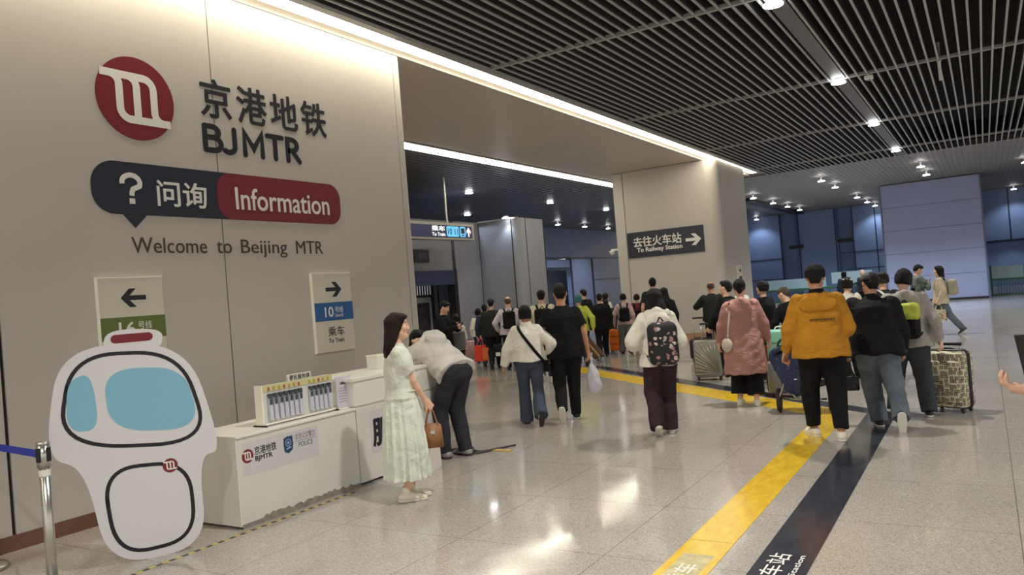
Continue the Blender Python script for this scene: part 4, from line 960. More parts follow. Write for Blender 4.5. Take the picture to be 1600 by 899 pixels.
def hair(k, o, m, h, style='short', length=.28, seed=0, vol=1.0):
    F = Field(); hs = k.hs; Rh = k.Rh; hp = k.hp
    if style == 'short':
        F.ell(hp(0, -.016, .038), V3(.082*vol, .104*vol, .094*vol)*hs, Rh, .02); F.cone(hp(-.03, -.078, -.01), hp(-.025, -.072, -.045), .034*hs, .026*hs, .03); F.cone(hp(.03, -.078, -.01), hp(.025, -.072, -.045), .034*hs, .026*hs, .03)
        F.ell(hp(.0, .062, .088), V3(.062, .036, .030)*hs, Rh, .03)
        F.plane(hp(0, .062, .052), Rh @ V3(0, .74, -.67)); F.plane(hp(0, 0, -.068), -Rh[:, 2]); F.plane(hp(0, .010, -.030), Rh @ V3(0, .6, -.8))
    elif style == 'thin':
        F.ell(hp(0, -.022, .020), V3(.081, .098, .082)*hs, Rh, .02); F.plane(hp(0, 0, .055), Rh @ V3(0, .5, .85)); F.plane(hp(0, .01, 0), Rh @ V3(0, .95, -.3)); F.plane(hp(0, 0, -.06), -Rh[:, 2])
    elif style == 'bob':
        F.ell(hp(0, -.018, .032), V3(.091, .110, .098)*hs, Rh, .02); F.loft(hp(0, -.022, 0), Rh, np.array([-length, -length*.6, -.01, .04])*hs, np.array([.088, .098, .095, .086])*hs, np.array([.070, .086, .092, .088])*hs, np.array([-.012, -.006, 0, 0])*hs, k=.03)
        F.plane(hp(0, .060, .045), Rh @ V3(0, .86, -.51)); F.cone(hp(0, .10, -.03), hp(0, .12, -.25), .056*hs, .075*hs, .02, sub=True)
    elif style == 'long':
        F.ell(hp(0, -.018, .032), V3(.091, .110, .098)*hs, Rh, .02); L = length
        F.loft(hp(0, -.03, 0), Rh, np.array([-L, -L*.75, -L*.4, -.01, .04])*hs, np.array([.092, .118, .114, .097, .086])*hs, np.array([.050, .070, .084, .093, .088])*hs, np.array([-.045, -.035, -.015, 0, 0])*hs, k=.03, pleat=(13, .05, seed))
        F.ell(hp(.045, .055, .082), V3(.05, .036, .030)*hs, Rh, .03); F.ell(hp(-.045, .055, .082), V3(.05, .036, .030)*hs, Rh, .03)
        F.plane(hp(0, .068, .040), Rh @ V3(0, .93, -.37)); F.cone(hp(0, .10, .02), hp(0, .105, -.40), .060*hs, .10*hs, .02, sub=True)
    elif style == 'bun':
        F.ell(hp(0, -.016, .034), V3(.086, .106, .096)*hs, Rh, .02); F.cone(hp(0, -.085, -.01), hp(0, -.06, -.06), .045*hs, .03*hs, .03); F.ell(hp(0, -.105, .045), V3(.045, .04, .042)*hs, Rh, .012)
        F.plane(hp(0, .062, .050), Rh @ V3(0, .80, -.60)); F.plane(hp(0, .02, -.02), Rh @ V3(0, .6, -.8)); F.plane(hp(0, 0, -.085), -Rh[:, 2])
    return link('hair', F.mesh('hair', h, .0035, seed, 34), m, o)
def cap(k, o, m, h, kind='cap', name='cap', yaw=0):
    F = Field(); hs = k.hs; Rh = k.Rh @ rotax((0, 0, 1), yaw); hp = k.hp
    if kind in ('cap', 'visor'):
        F.ell(hp(0, -.014, .040), V3(.091, .109, .092)*hs, Rh, .01); F.plane(hp(0, 0, .040), -Rh[:, 2] + Rh[:, 1]*.12)
        Q = lambda u, v, w: k.hc + Rh @ (V3(u, v, w)*hs)
        F.ell(Q(0, .115, .046), V3(.078, .090, .014)*hs, Rh, .012)
        if kind == 'visor': F.plane(hp(0, 0, .085), Rh[:, 2])
    else:
        F.ell(hp(0, -.018, .040), V3(.092, .111, .096)*hs, Rh, .01); F.loft(hp(0, -.014, .03), Rh, np.array([-.03, .03])*hs, np.array([.089, .094])*hs, np.array([.107, .112])*hs, k=.02)
        F.plane(hp(0, 0, -.004), Rh @ V3(0, .25, -1))
    return link(name, F.mesh(name, h, .001, 1, 20), m, o)
SKIN = [mat('skin_light', (222, 178, 152), rough=.5, spec=.35, noise=.04, nscale=18), mat('eye_white', (225, 222, 218), rough=.25), mat('eye_dark', (28, 20, 18), rough=.3), mat('lip', (188, 96, 92), rough=.45)]
SKIN2 = [mat('skin_tan', (190, 140, 112), rough=.5, spec=.35, noise=.04, nscale=18), MATS['eye_white'], MATS['eye_dark'], mat('lip_tan', (160, 86, 78), rough=.45)]
def hairm(name, rgb): return mat(name, rgb, rough=.5, spec=.25, bump=.6, bscale=60, stretch=(6, 6, 1), noise=.25, nscale=40)
H_BLACK = hairm('black_hair', (18, 15, 15)); H_BROWN = hairm('dark_brown_hair', (36, 22, 18)); H_GREY = hairm('greying_hair', (84, 74, 66)); H_TEAL = hairm('teal_hair', (60, 120, 126))
C_WHITE = cloth('white_cotton', (226, 222, 210)); C_CREAM = cloth('cream_cotton', (218, 208, 182)); C_BLACK = cloth('black_cloth', (24, 24, 27)); C_JET = cloth('jet_black_cloth', (17, 17, 19))
C_CHAR = cloth('charcoal_cloth', (48, 48, 54)); C_DARK = cloth('dark_green_black_cloth', (38, 40, 38)); C_NAVY = cloth('navy_cloth', (44, 54, 76)); C_JEAN = cloth('blue_denim', (68, 76, 92), bump=.5); C_JEAN2 = cloth('faded_denim', (96, 106, 116), noise=.28, nscale=5, bump=.5)
C_DJEAN = cloth('dark_grey_denim', (62, 66, 74)); C_GREYT = cloth('grey_trouser', (112, 112, 112)); C_PINK = cloth('dusty_pink_nylon', (176, 128, 120), rough=.55, spec=.4); C_OCHRE = cloth('ochre_canvas', (182, 126, 36)); C_PLUM = cloth('dark_plum_cloth', (56, 42, 46))
C_PALE = cloth('pale_mint_cotton', (224, 228, 216), rough=.8); C_GREYH = cloth('light_grey_fleece', (196, 192, 184)); C_STONE = cloth('stone_grey_nylon', (158, 154, 148)); C_PINKW = cloth('pale_pink_cotton', (206, 178, 176)); C_RED = cloth('dull_red_cloth', (112, 44, 44))
C_NEON = cloth('neon_yellow_nylon', (186, 198, 78), rough=.5); C_CARD = cloth('cream_knit', (196, 184, 160)); C_LILAC = cloth('pale_lilac_shirt', (204, 194, 204)); C_YELT = cloth('yellow_shirt', (224, 190, 40)); C_OLIVE = cloth('grey_green_camouflage', (98, 108, 104), noise=.5, nscale=14)
S_WHITE = mat('white_shoe', (226, 220, 202), rough=.5, bump=.15, bscale=60); S_SOLE = mat('white_sole', (222, 218, 206), rough=.55); S_DARK = mat('dark_sole', (52, 50, 50), rough=.7); S_GREY = mat('grey_mesh_shoe', (150, 146, 142), rough=.6, noise=.35, nscale=34); S_BLACK = mat('black_shoe', (30, 30, 32), rough=.45)
class Person: pass
def person(loc, rz, label, pose, skin=SKIN, face=False, vb=.009, vc=None, group=None):
    """The body is the thing (one continuous mesh); hair, clothes and shoes are its children."""
    p = Person(); p.k = skeleton(**pose); p.h = vc or vb*1.15; p.vb = vb
    p.o = body(p.k, vb, skin, face)
    p.o.location = (loc[0], loc[1], 0); p.o.rotation_euler = (0, 0, math.radians(rz)); tag(p.o, label, 'person', group)
    p.M = Matrix.Translation((loc[0], loc[1], 0)) @ Matrix.Rotation(math.radians(rz), 4, 'Z')
    return p
def bag_obj(p, name, label, cat, F, m, h=.01, wr=.003, group=None):
    """A soft bag worn or held by p: a thing of its own in p's place."""
    me = F.mesh(name, h, wr, _sd(), 12); e = thing(name, label, cat, group=group, M=p.M.copy()); link('body', me, m, e); return e
def backpack(p, label, m, m2, size=(.15, .085, .21), w=.27, g=.03, name='backpack', pocket=True, rr=.055):
    k = p.k; s = k.s; T = k.T; F = Field(); back = .115*k.fat+g+size[1]
    F.rbox(T(0, -back, w), V3(*size)*s, rr*s, k.R, .02)
    e = bag_obj(p, name, label, 'bag', F, m, max(.009, p.vb))
    if pocket:
        G = Field(); G.rbox(T(0, -back-size[1]*.86, w-size[2]*.38), V3(size[0]*.80, size[1]*.40, size[2]*.48)*s, .03*s, k.R, .01); link('front_pocket', G.mesh('front_pocket', max(.009, p.vb), .002, _sd(), 12), m2, e)
    for sg in (-1, 1):
        bm = BM(); gg = g+.022
        pts = [T(sg*.075, -back+size[1]*.8, w+size[2]*.86), T(sg*.10, -.06-g*.4, .475+g), T(sg*.105, .02, .478+g), T(sg*.115, .115+gg*.6, .40), T(sg*.14, .115+gg*.8, .28), T(sg*.19, .03, .16), T(sg*.13, -back+size[1]*.8, w-size[2]*.8)]
        tube(bm, curve_pts(pts, 30), .022*s, 8, .35, side=tuple(k.R[:, 0])); obj('strap', bm, m2, e, True)
    bm = BM(); tube(bm, curve_pts([T(-.04, -back+size[1]*.6, w+size[2]*.95), T(0, -back+size[1]*.6, w+size[2]*1.2), T(.04, -back+size[1]*.6, w+size[2]*.95)], 12), .009*s, 6); obj('top_handle', bm, m2, e, True)
    return e
def strap_path(p, pts, r, m, parent, name='strap', flat=.3, side=None):
    bm = BM(); tube(bm, curve_pts(pts, 36), r, 8, flat, side=side); return obj(name, bm, m, parent, True)

# ================================================================== the people
def F_(x, y, yaw=0): return ('flat', x, y, yaw)
def T_(x, y, yaw, pitch, lift=0): return ('toe', x, y, yaw, pitch, lift)
NEAR, MID, FARV = .0075, .010, .014
# ---- woman in the pale dress
P = person((-4.28, 5.03), -46, 'woman in a pale mint dress at the white desk holding a brown handbag',
           dict(H=1.585, sex=1, feet=(F_(-.07, .03, 6), F_(.07, -.02, 0)), hands=(dict(at=(-.035, .235, .845), pole=(-.7, -.6, -.2), dir=(.15, .5, -.9), palm=(.6, -.8, 0), curl=60), dict(at=(.035, .225, .86), pole=(.8, -.7, -.2), dir=(-.2, .6, -.8), palm=(-.7, -.7, 0), curl=60)), head=(-10, 4, 0)), SKIN, True, .0062)
k, o, s = P.k, P.o, P.k.s
F = Field(); torso(F, k, .020, .03, .515)
F.loft(k.P, np.eye(3), np.array([-.70, -.40, -.1, .10, .30])*s, np.array([.225, .215, .19, .162, .168])*s, np.array([.205, .20, .175, .132, .128])*s, np.array([.01, .01, 0, 0, .0])*s, pleat=(17, .085, .6), k=.03)
for i in (0, 1):
    a, e = k.sh[i], k.el[i]; F.cone(a, a+(e-a)*.70, .066*s, .062*s, .03, fb=True); F.ell(a+(e-a)*.36, V3(.082, .082, .085)*s, k=.03)
link('dress', F.mesh('dress', .007, .004, 2.2, 14), C_PALE, o)
bm = BM(); tube(bm, curve_pts([k.T(-.13, .10, .09), k.T(0, .150, .085), k.T(.13, .10, .09), k.T(.16, -.02, .09), k.T(0, -.125, .09), k.T(-.16, -.02, .09), k.T(-.13, .10, .09)], 40), .006, 6); obj('waist_tie', bm, C_PALE, o, True)
hair(k, o, H_BROWN, .0075, 'long', .30, .4)
shoes(k, o, S_WHITE, S_SOLE, .0075)
F = Field()
for A, fw, up in k.feet: F.cone(A-up*.03*s, A+up*.065*s, .042*s, .040*s, .0, fb=True)
link('socks', F.mesh('socks', .0075), C_WHITE, o)
hb = thing('handbag', 'brown leather handbag hanging from the hands of the woman in the pale dress', 'bag', M=P.M @ Matrix.Translation((.0, .255*s, .415)))
bm = BM(); prism(bm, [(-.095, 0), (.095, 0), (.075, .20), (-.075, .20)], -.05, .05); bmesh.ops.bevel(bm, geom=bm.edges[:], offset=.012, segments=2, affect='EDGES'); obj('body', bm, mat('brown_leather', (150, 104, 66), rough=.5, bump=.2, noise=.12), hb, True, frame((0, 0, 0), (0, 1, 0), (0, 0, 1), (1, 0, 0)))
for sx in (-.035, .035):
    bm = BM(); tube(bm, curve_pts([(sx, -.05, .19), (sx*.6, -.025, .29), (0, .0, .345), (sx*.6, .025, .29), (sx, .05, .19)], 20), .006, 6); obj('handle', bm, MATS['brown_leather'], hb, True)
bm = BM(); box(bm, .045, .056, -.02, .02, .12, .15, bev=.003); obj('clasp', bm, m_metal, hb)

# ---- young man bent over the desk
P = person((-4.90, 6.56), 74, 'person in a light grey hoodie bent forward over the white desk',
           dict(H=1.74, sex=0, lean=58, hip=(0, -.10), drop=.02, feet=(F_(-.10, .03, 8), F_(.10, -.05, -4)), hands=(dict(at=(-.16, .60, 1.04), pole=(-1, 0, -.4), curl=35, palm=(0, 0, -1)), dict(at=(.16, .58, 1.04), pole=(1, 0, -.4), curl=35, palm=(0, 0, -1))), head=(0, 18, 0)), SKIN, True, .008)
k, o = P.k, P.o
top_garment(k, o, 'hoodie', C_GREYH, .0085, .03, -.05, .03, sr=(.082, .072, .048), wr=.012, hood='down', wf=13)
trousers(k, o, C_CHAR, .0085, .018, (.105, .085, .068), wr=.008); hair(k, o, H_BLACK, .008, 'short'); shoes(k, o, S_GREY, S_DARK, .0075, 1.12)

# ---- woman in the cropped white jacket
P = person((-4.99, 8.37), 31, 'woman in a cropped white jacket and flared blue jeans walking beside the man in black',
           dict(H=1.515, sex=1, fat=1.06, feet=(F_(-.085, .16, 4), T_(.115, -.26, -10, 62, .05)), hands=(dict(at=(-.36, .04, .83), pole=(-.8, -.6, 0), curl=35), dict(at=(.32, .10, .93), pole=(.8, -.7, 0), curl=50)), head=(0, 6, 0)), SKIN2, False, .008)
k, o = P.k, P.o; s = k.s
jk = top_garment(k, o, 'jacket', C_WHITE, .0085, .042, .0, .03, sr=(.076, .078, .056), wr=.011, collar=.05)
trousers(k, o, C_JEAN, .0085, .014, (.104, .078, .100), hemz=.03); hair(k, o, H_BLACK, .008, 'bob', .085); shoes(k, o, S_WHITE, S_DARK, .008)
T = k.T; cb = thing('crossbody_bag', 'black crossbody bag strap over the back of the white cropped jacket', 'bag', M=P.M.copy())
strap_path(P, [T(-.02, .165, .20), T(-.10, .13, .40), T(-.115, .0, .505), T(-.085, -.135, .42), T(.06, -.185, .20), T(.19, -.155, .02), T(.255, -.02, -.06)], .022*s, C_JET, cb, side=tuple(k.R[:, 0]))
F = Field(); F.rbox(T(.245, .07, -.10), V3(.035, .10, .075)*s, .02*s, k.R); link('body', F.mesh('body', .009), C_JET, cb)

# ---- man in the black tee
P = person((-4.63, 8.68), 28, 'man in black T-shirt and black trousers walking away, holding a clear plastic bag',
           dict(H=1.745, sex=0, fat=1.1, feet=(T_(-.085, -.24, 4, 58, .05), F_(.085, .14, -4)), hands=(dict(at=(-.275, .07, .87), pole=(-.6, -.8, 0), curl=55), dict(at=(.285, .04, .83), pole=(.7, -.8, 0), curl=70)), head=(3, 4, 0)), SKIN2, False, .008)
k, o = P.k, P.o; s = k.s
top_garment(k, o, 'shirt', C_JET, .0085, .026, -.12, .02, 'short', (.070, .070, .06), wr=.010)
trousers(k, o, C_BLACK, .0085, .02, (.112, .084, .064), wr=.008); hair(k, o, H_BLACK, .008, 'short'); shoes(k, o, S_BLACK, S_SOLE, .008, 1.05)
F = Field(); b0 = k.wr[1]+V3(.03, .02, -.11)*s
F.cone(b0+V3(0, 0, -.06), b0+V3(0, 0, .04), .02, .012, .02); F.ell(b0+V3(.01, 0, -.24), V3(.085, .06, .17), k=.05); F.ell(b0+V3(.03, .01, -.32), V3(.09, .06, .10), k=.04)
e = thing('plastic_bag', 'translucent white plastic bag in the right hand of the man in black', 'bag', M=P.M.copy())
link('body', F.mesh('body', .009, .008, 3, 26), mat('thin_white_plastic', (214, 214, 222), rough=.3, alpha=.78), e)
bm = BM(); tube(bm, curve_pts([b0+V3(-.01, 0, .03), b0+V3(-.03, 0, .10), k.wr[1]+k.hd[1][0]*.09*s, b0+V3(.02, 0, .10), b0+V3(.01, 0, .03)], 16), .006, 6); obj('handle', bm, MATS['thin_white_plastic'], e, True)

# ---- girl with the flowered backpack
P = person((-3.10, 8.0), 32, 'girl in white hooded jacket and plum trousers wearing a flowered backpack',
           dict(H=1.605, sex=1, feet=(T_(-.10, -.10, 6, 38), F_(.075, .08, -4)), hands=(dict(at=(-.19, .20, 1.04), pole=(-1, -.9, -.9), curl=60), dict(at=(.15, .24, 1.06), pole=(.5, -.9, -.9), curl=60)), head=(0, 12, 0)), SKIN, False, .008)
k, o = P.k, P.o; s = k.s
top_garment(k, o, 'jacket', C_WHITE, .0085, .034, -.10, .03, sr=(.080, .104, .070), wr=.014, hood='down')
trousers(k, o, C_PLUM, .0085, .018, (.112, .098, .092), hemz=.04, wr=.008); hair(k, o, H_BLACK, .008, 'long', .20, 1.1); shoes(k, o, S_WHITE, S_SOLE, .008)
m_flower = bpy.data.materials.new('flowered_black_fabric'); m_flower.use_nodes = True
def spot_mat(m, base, spots, scale, thr, rough=.7):
    nt = m.node_tree; b = nt.nodes['Principled BSDF']; b.inputs['Roughness'].default_value = rough
    tc = nt.nodes.new('ShaderNodeTexCoord'); wn = nt.nodes.new('ShaderNodeTexNoise'); wn.inputs['Scale'].default_value = 30
    ad = nt.nodes.new('ShaderNodeVectorMath'); ad.operation = 'MULTIPLY_ADD'; ad.inputs[1].default_value = (.05,)*3; nt.links.new(wn.outputs['Color'], ad.inputs[0]); nt.links.new(tc.outputs['Object'], ad.inputs[2]); nt.links.new(tc.outputs['Object'], wn.inputs['Vector'])
    v = nt.nodes.new('ShaderNodeTexVoronoi'); v.inputs['Scale'].default_value = scale; nt.links.new(ad.outputs[0], v.inputs['Vector'])
    lt = nt.nodes.new('ShaderNodeMath'); lt.operation = 'LESS_THAN'; lt.inputs[1].default_value = thr; nt.links.new(v.outputs['Distance'], lt.inputs[0])
    cr = nt.nodes.new('ShaderNodeValToRGB'); cr.color_ramp.interpolation = 'CONSTANT'
    sp = nt.nodes.new('ShaderNodeSeparateColor'); nt.links.new(v.outputs['Color'], sp.inputs[0]); nt.links.new(sp.outputs[0], cr.inputs[0])
    cr.color_ramp.elements[0].color = (*lin(base), 1); cr.color_ramp.elements[1].position = .36; cr.color_ramp.elements[1].color = (*lin(spots[0]), 1)
    e = cr.color_ramp.elements.new(.68); e.color = (*lin(spots[1]), 1)
    mx = nt.nodes.new('ShaderNodeMix'); mx.data_type = 'RGBA'; mx.inputs[6].default_value = (*lin(base), 1); nt.links.new(lt.outputs[0], mx.inputs[0]); nt.links.new(cr.outputs[0], mx.inputs[7]); nt.links.new(mx.outputs[2], b.inputs['Base Color'])
spot_mat(m_flower, (26, 25, 28), ((196, 178, 168), (168, 120, 124)), 19, .40)
backpack(P, 'black backpack with pale flower print on the back of the girl in white', m_flower, m_flower, (.168, .10, .245), .165, .045, rr=.085)

# ---- woman in the long pink raincoat
P = person((-2.70, 9.94), 15, 'woman in a long dusty pink hooded raincoat and black wide trousers, seen from behind',
           dict(H=1.625, sex=1, fat=1.12, feet=(F_(-.105, .06, 12), F_(.105, -.06, -6)), hands=(dict(at=(-.32, .08, .84), pole=(-.8, -.6, 0), curl=40), dict(at=(.33, .10, .82), pole=(.8, -.6, 0), curl=60)), head=(0, 6, 0)), SKIN, False, .0085)
k, o = P.k, P.o; s = k.s
F = Field(); torso(F, k, .045, .02, .525)
F.loft(k.P, np.eye(3), np.array([-.47, -.2, .05, .2, .34])*s, np.array([.275, .262, .235, .215, .215])*s, np.array([.225, .215, .19, .165, .155])*s, np.zeros(5), pleat=(9, .035, 1.2), k=.03)
for i in (0, 1):
    a, e, w = k.sh[i], k.el[i], k.wr[i]; F.cone(a, e, .078*s, .078*s, .035); F.cone(e, e+(w-e)*.95, .078*s, .058*s, .02, fb=True)
T = k.T; F.ell(T(0, -.155, .40), V3(.15, .05, .14)*s, k.R, .02); F.cone(T(-.12, -.07, .48), T(0, -.13, .50), .042*s, .048*s, .03); F.cone(T(.12, -.07, .48), T(0, -.13, .50), .042*s, .048*s, .03)
link('raincoat', F.mesh('raincoat', .009, .013, 5.1, 11), C_PINK, o)
trousers(k, o, C_JET, .009, .02, (.12, .11, .115), hemz=.15); hair(k, o, H_BLACK, .0085, 'bun'); shoes(k, o, S_WHITE, S_SOLE, .0085)
e = thing('crossbody_bag', 'small round cream bag at the hip of the woman in the pink raincoat', 'bag', M=P.M.copy())
F = Field(); F.ell(T(-.215, -.185, -.07), V3(.072, .035, .095)*s, k.R); link('body', F.mesh('body', .009), cloth('cream_bag', (206, 196, 180)), e)
strap_path(P, [T(-.20, -.19, .02), T(-.17, -.20, .25), T(-.12, -.13, .485), T(-.10, .02, .51), T(-.02, .19, .36)], .012*s, MATS['cream_bag'], e, side=tuple(k.R[:, 0]))

# ---- man in the ochre jacket
P = person((-1.425, 7.98), 10, 'man in an ochre hooded jacket and black trousers beside the trolley bag',
           dict(H=1.715, sex=0, fat=1.07, feet=(F_(-.125, .16, -28), F_(.12, -.05, 2)), hands=(dict(at=(-.335, .13, .83), pole=(-.7, -.8, 0), curl=60, palm=(.3, 0, -1)), dict(at=(.16, .27, 1.05), pole=(.55, -.9, -.5), curl=60)), head=(0, 6, 0)), SKIN2, False, .008)
k, o = P.k, P.o; s = k.s
jk = top_garment(k, o, 'jacket', C_OCHRE, .0085, .036, -.10, .025, sr=(.082, .078, .056), wr=.012, hood='flat', wf=10)
top_garment(k, o, 'collar', C_JET, .0085, .02, .42, 0, None, collar=.055, wr=.002)
trousers(k, o, C_JET, .0085, .026, (.128, .092, .066), hemz=.11, wr=.007); hair(k, o, H_BLACK, .008, 'short'); cap(k, o, C_BLACK, .008, 'beanie', 'knit_hat'); shoes(k, o, S_WHITE, S_SOLE, .008, 1.15)
bm = BM()
for q in range(9): box(bm, -.10+q*.026, -.082+q*.026, 0, .013, -.012, .006)
obj('chest_print', bm, mat('dark_print', (70, 48, 26)), jk, False, frame(k.T(.02, -.163, .262), k.R[:, 0], k.R[:, 2], -k.R[:, 1]))

# ---- man in the camouflage cap
P = person((-1.02, 8.67), 7, 'person in a camouflage cap, bulky black jacket and faded jeans striding away, one sole lifted',
           dict(H=1.60, sex=0, fat=1.12, lean=13, feet=(F_(-.02, .05, -10), T_(.19, -.33, -4, 76, .03)), hands=(dict(at=(-.30, .16, .80), pole=(-.6, -.8, 0), curl=70), dict(at=(.27, .12, .82), pole=(.6, -.8, 0), curl=40)), head=(24, 10, 8)), SKIN2, False, .008)
k, o = P.k, P.o; s = k.s
top_garment(k, o, 'jacket', C_JET, .0085, .05, -.13, .05, sr=(.092, .088, .062), wr=.013, collar=.05)
trousers(k, o, C_JEAN2, .0085, .02, (.12, .096, .086), hemz=.05, wr=.01, wf=12); hair(k, o, H_BLACK, .008, 'short'); shoes(k, o, S_DARK if False else S_BLACK, S_SOLE, .008, 1.1)
m_camo = bpy.data.materials.new('camouflage_cloth'); m_camo.use_nodes = True; spot_mat(m_camo, (58, 54, 48), ((92, 78, 62), (38, 38, 36)), 26, .5)
cap(k, o, m_camo, .008, 'cap', 'cap', -70)
e = thing('handbag', 'small quilted black handbag on a long strap beside the camouflage cap wearer', 'bag', M=P.M.copy())
c0 = k.wr[0]+V3(-.02, .0, -.34)
F = Field(); F.rbox(c0, V3(.115, .05, .075), .025); link('body', F.mesh('body', .009, .004, 3, 60), mat('quilted_black_leather', (28, 28, 30), rough=.35), e)
bm = BM(); tube(bm, curve_pts([c0+V3(-.085, 0, .06), c0+V3(-.05, 0, .22), k.wr[0]+k.hd[0][0]*.08*s, c0+V3(.03, 0, .22), c0+V3(.075, 0, .06)], 24), .008, 6); obj('strap', bm, m_black, e, True)
bm = BM(); box(bm, c0[0]-.11, c0[0]+.11, c0[1]-.056, c0[1]-.048, c0[2]-.0, c0[2]+.07, bev=.004); obj('flap', bm, MATS['quilted_black_leather'], e)

# ---- person in the stone grey coat
P = person((-.78, 9.36), 5, 'person in a stone grey hooded coat and dark jeans, pulling a patterned suitcase',
           dict(H=1.605, sex=1, fat=1.12, lean=6, feet=(F_(-.19, .10, 6), F_(.16, -.06, -6)), hands=(dict(at=(-.26, .22, .95), pole=(-.9, -.6, 0), curl=50), dict(at=(.34, -.03, .80), pole=(.9, -.6, 0), curl=70)), head=(10, 12, 10)), SKIN, False, .008)
k, o = P.k, P.o
top_garment(k, o, 'coat', C_STONE, .0085, .042, -.12, .04, sr=(.080, .080, .062), wr=.013, hood='flat', wf=11)
trousers(k, o, C_DJEAN, .0085, .02, (.122, .096, .084), hemz=.05, wr=.008); hair(k, o, H_BLACK, .008, 'bob', .07); shoes(k, o, S_BLACK, S_SOLE, .008)
backpack(P, 'backpack with a neon yellow top and black base on the stone grey coat', C_BLACK, C_BLACK, (.145, .075, .20), .17, .055)
e = bpy.data.objects[[x.name for x in bpy.data.objects if x.name.startswith('backpack')][-1]]
F = Field(); T = k.T; F.rbox(T(0, -.285, .275), V3(.150, .085, .10)*k.s, .055*k.s, k.R); link('neon_pouch', F.mesh('neon_pouch', .009, .003, 2, 14), C_NEON, e)

# ---- people a little further off
def walker(loc, rz, label, H, sex, top, trous, hr, shoe=S_BLACK, pose=None, g=.024, hem=-.08, sleeve='long', hood=None, hairstyle='short', hlen=.25, fat=1.05, skin=SKIN, vb=MID, face=False, hemadd=.02, collar=0, sr=(.076, .066, .05), tr=(.104, .08, .066), group=None):
    d = dict(H=H, sex=sex, fat=fat); d.update(pose or dict(feet=(T_(-.09, -.16, 3, 40), F_(.09, .12, -3))))
    p = person(loc, rz, label, d, skin, face, vb, group=group); hh = vb*1.1
    p.top = top_garment(p.k, p.o, 'jacket' if sleeve == 'long' else 'shirt', top, hh, g, hem, hemadd, sleeve, sr, .006, collar, hood)
    trousers(p.k, p.o, trous, hh, .018, tr, wr=.006)
    if hr is not None: hair(p.k, p.o, hr, hh, hairstyle, hlen)
    shoes(p.k, p.o, shoe, S_SOLE if shoe is not S_BLACK else S_DARK, hh)
    return p
HOLD = lambda z=1.15: (dict(at=(-.06, .32, z), pole=(-.9, -.4, -.5), curl=55, palm=(.4, -.9, .2)), dict(at=(.06, .32, z), pole=(.9, -.4, -.5), curl=55, palm=(-.4, -.9, .2)))
def phone(p, name='phone', label='', i=0, off=(0, 0, 0)):
    k = p.k; c = k.wr[i]+k.hd[i][0]*.09*k.s+V3(*off); e = thing(name, label, 'phone', M=p.M @ Matrix.Translation(tuple(c)) @ Matrix.Rotation(math.radians(-35), 4, 'X'))
    bm = BM(); box(bm, -.037, .037, -.004, .004, -.075, .075, bev=.003); obj('body', bm, m_black, e)
    bm = BM(); box(bm, -.033, .033, -.0052, -.0042, -.068, .068); obj('screen', bm, mat('phone_screen', (120, 130, 150), rough=.1), e); return e
p = walker((-8.74, 11.65), -80, 'young man in a black jacket looking down at a phone beside the inner doorway', 1.64, 0, C_JET, C_BLACK, H_BLACK, pose=dict(feet=(F_(-.1, 0, 4), F_(.1, 0, -4)), hands=HOLD(1.18), head=(0, 24, 0)), face=True, vb=.009)
phone(p, label='phone held by the young man in the black jacket near the doorway')
p = walker((-8.86, 12.2), 48, 'person with a grey backpack and white top beside the man with the phone', 1.37, 1, C_WHITE, C_CHAR, H_BLACK, hairstyle='bob', hlen=.08, pose=dict(feet=(F_(-.1, .02, 4), F_(.1, 0, -4)), hands=HOLD(1.1), head=(-30, 14, 0)))
backpack(p, 'soft grey backpack on the person in white by the inner doorway', C_GREYT, C_GREYT, (.15, .09, .22), .16, .03)
walker((-11.0, 16.14), 34, 'person with dark hair and white sleeves walking by the grey inner wall', 1.38, 1, C_WHITE, C_NAVY, H_BLACK, hairstyle='bob', hlen=.10, vb=MID)
walker((-10.2, 15.25), 34, 'person in a navy jacket partly hidden by the man in the black cap', 1.47, 0, C_NAVY, C_NAVY, H_BLACK, vb=MID)
p = walker((-9.69, 14.77), 33, 'man in a black cap and dark jacket walking off with a bright red bag', 1.60, 0, C_DARK, C_BLACK, H_BLACK, pose=dict(feet=(T_(-.08, -.26, 6, 55, .02), F_(.10, .12, -3)), hands=(dict(at=(-.30, .06, .84), pole=(-.8, -.6, 0), curl=70), None)), fat=1.12, g=.035, hem=-.12, vb=MID)
cap(p.k, p.o, C_CHAR, .011, 'cap')
w = p.k.wr[0]; e = thing('shopping_bag', 'bright red shopping bag hanging from the hand of the man in the black cap', 'bag', M=p.M @ Matrix.Translation((float(w[0])-.04, float(w[1]), float(w[2])-.60)))
bm = BM(); prism(bm, [(-.15, 0), (.15, 0), (.13, .36), (-.13, .36)], -.08, .08); obj('body', bm, mat('red_paper', (226, 62, 36), rough=.5, noise=.1), e, False, frame((0, 0, 0), (1, 0, 0), (0, 0, 1), (0, -1, 0)))
for yy in (-.07, .07):
    bm = BM(); tube(bm, curve_pts([(-.08, yy, .35), (-.03, yy*.5, .48), (.02, 0, .54), (.05, yy*.5, .48), (.08, yy, .35)], 16), .010, 6); obj('handle', bm, MATS['red_paper'], e, True)
bm = BM(); box(bm, .05, .30, -.10, -.0, .02, .30, bev=.01); tag(obj('shopping_bag', bm, mat('orange_paper', (232, 122, 66), rough=.5), None, False, e.matrix_basis.copy()), 'orange box bag beside the bright red shopping bag', 'bag')
walker((-9.70, 15.5), 33, 'person in black half hidden behind the man in the black cap', 1.36, 1, C_JET, C_BLACK, H_BLACK, hairstyle='bob', vb=MID)
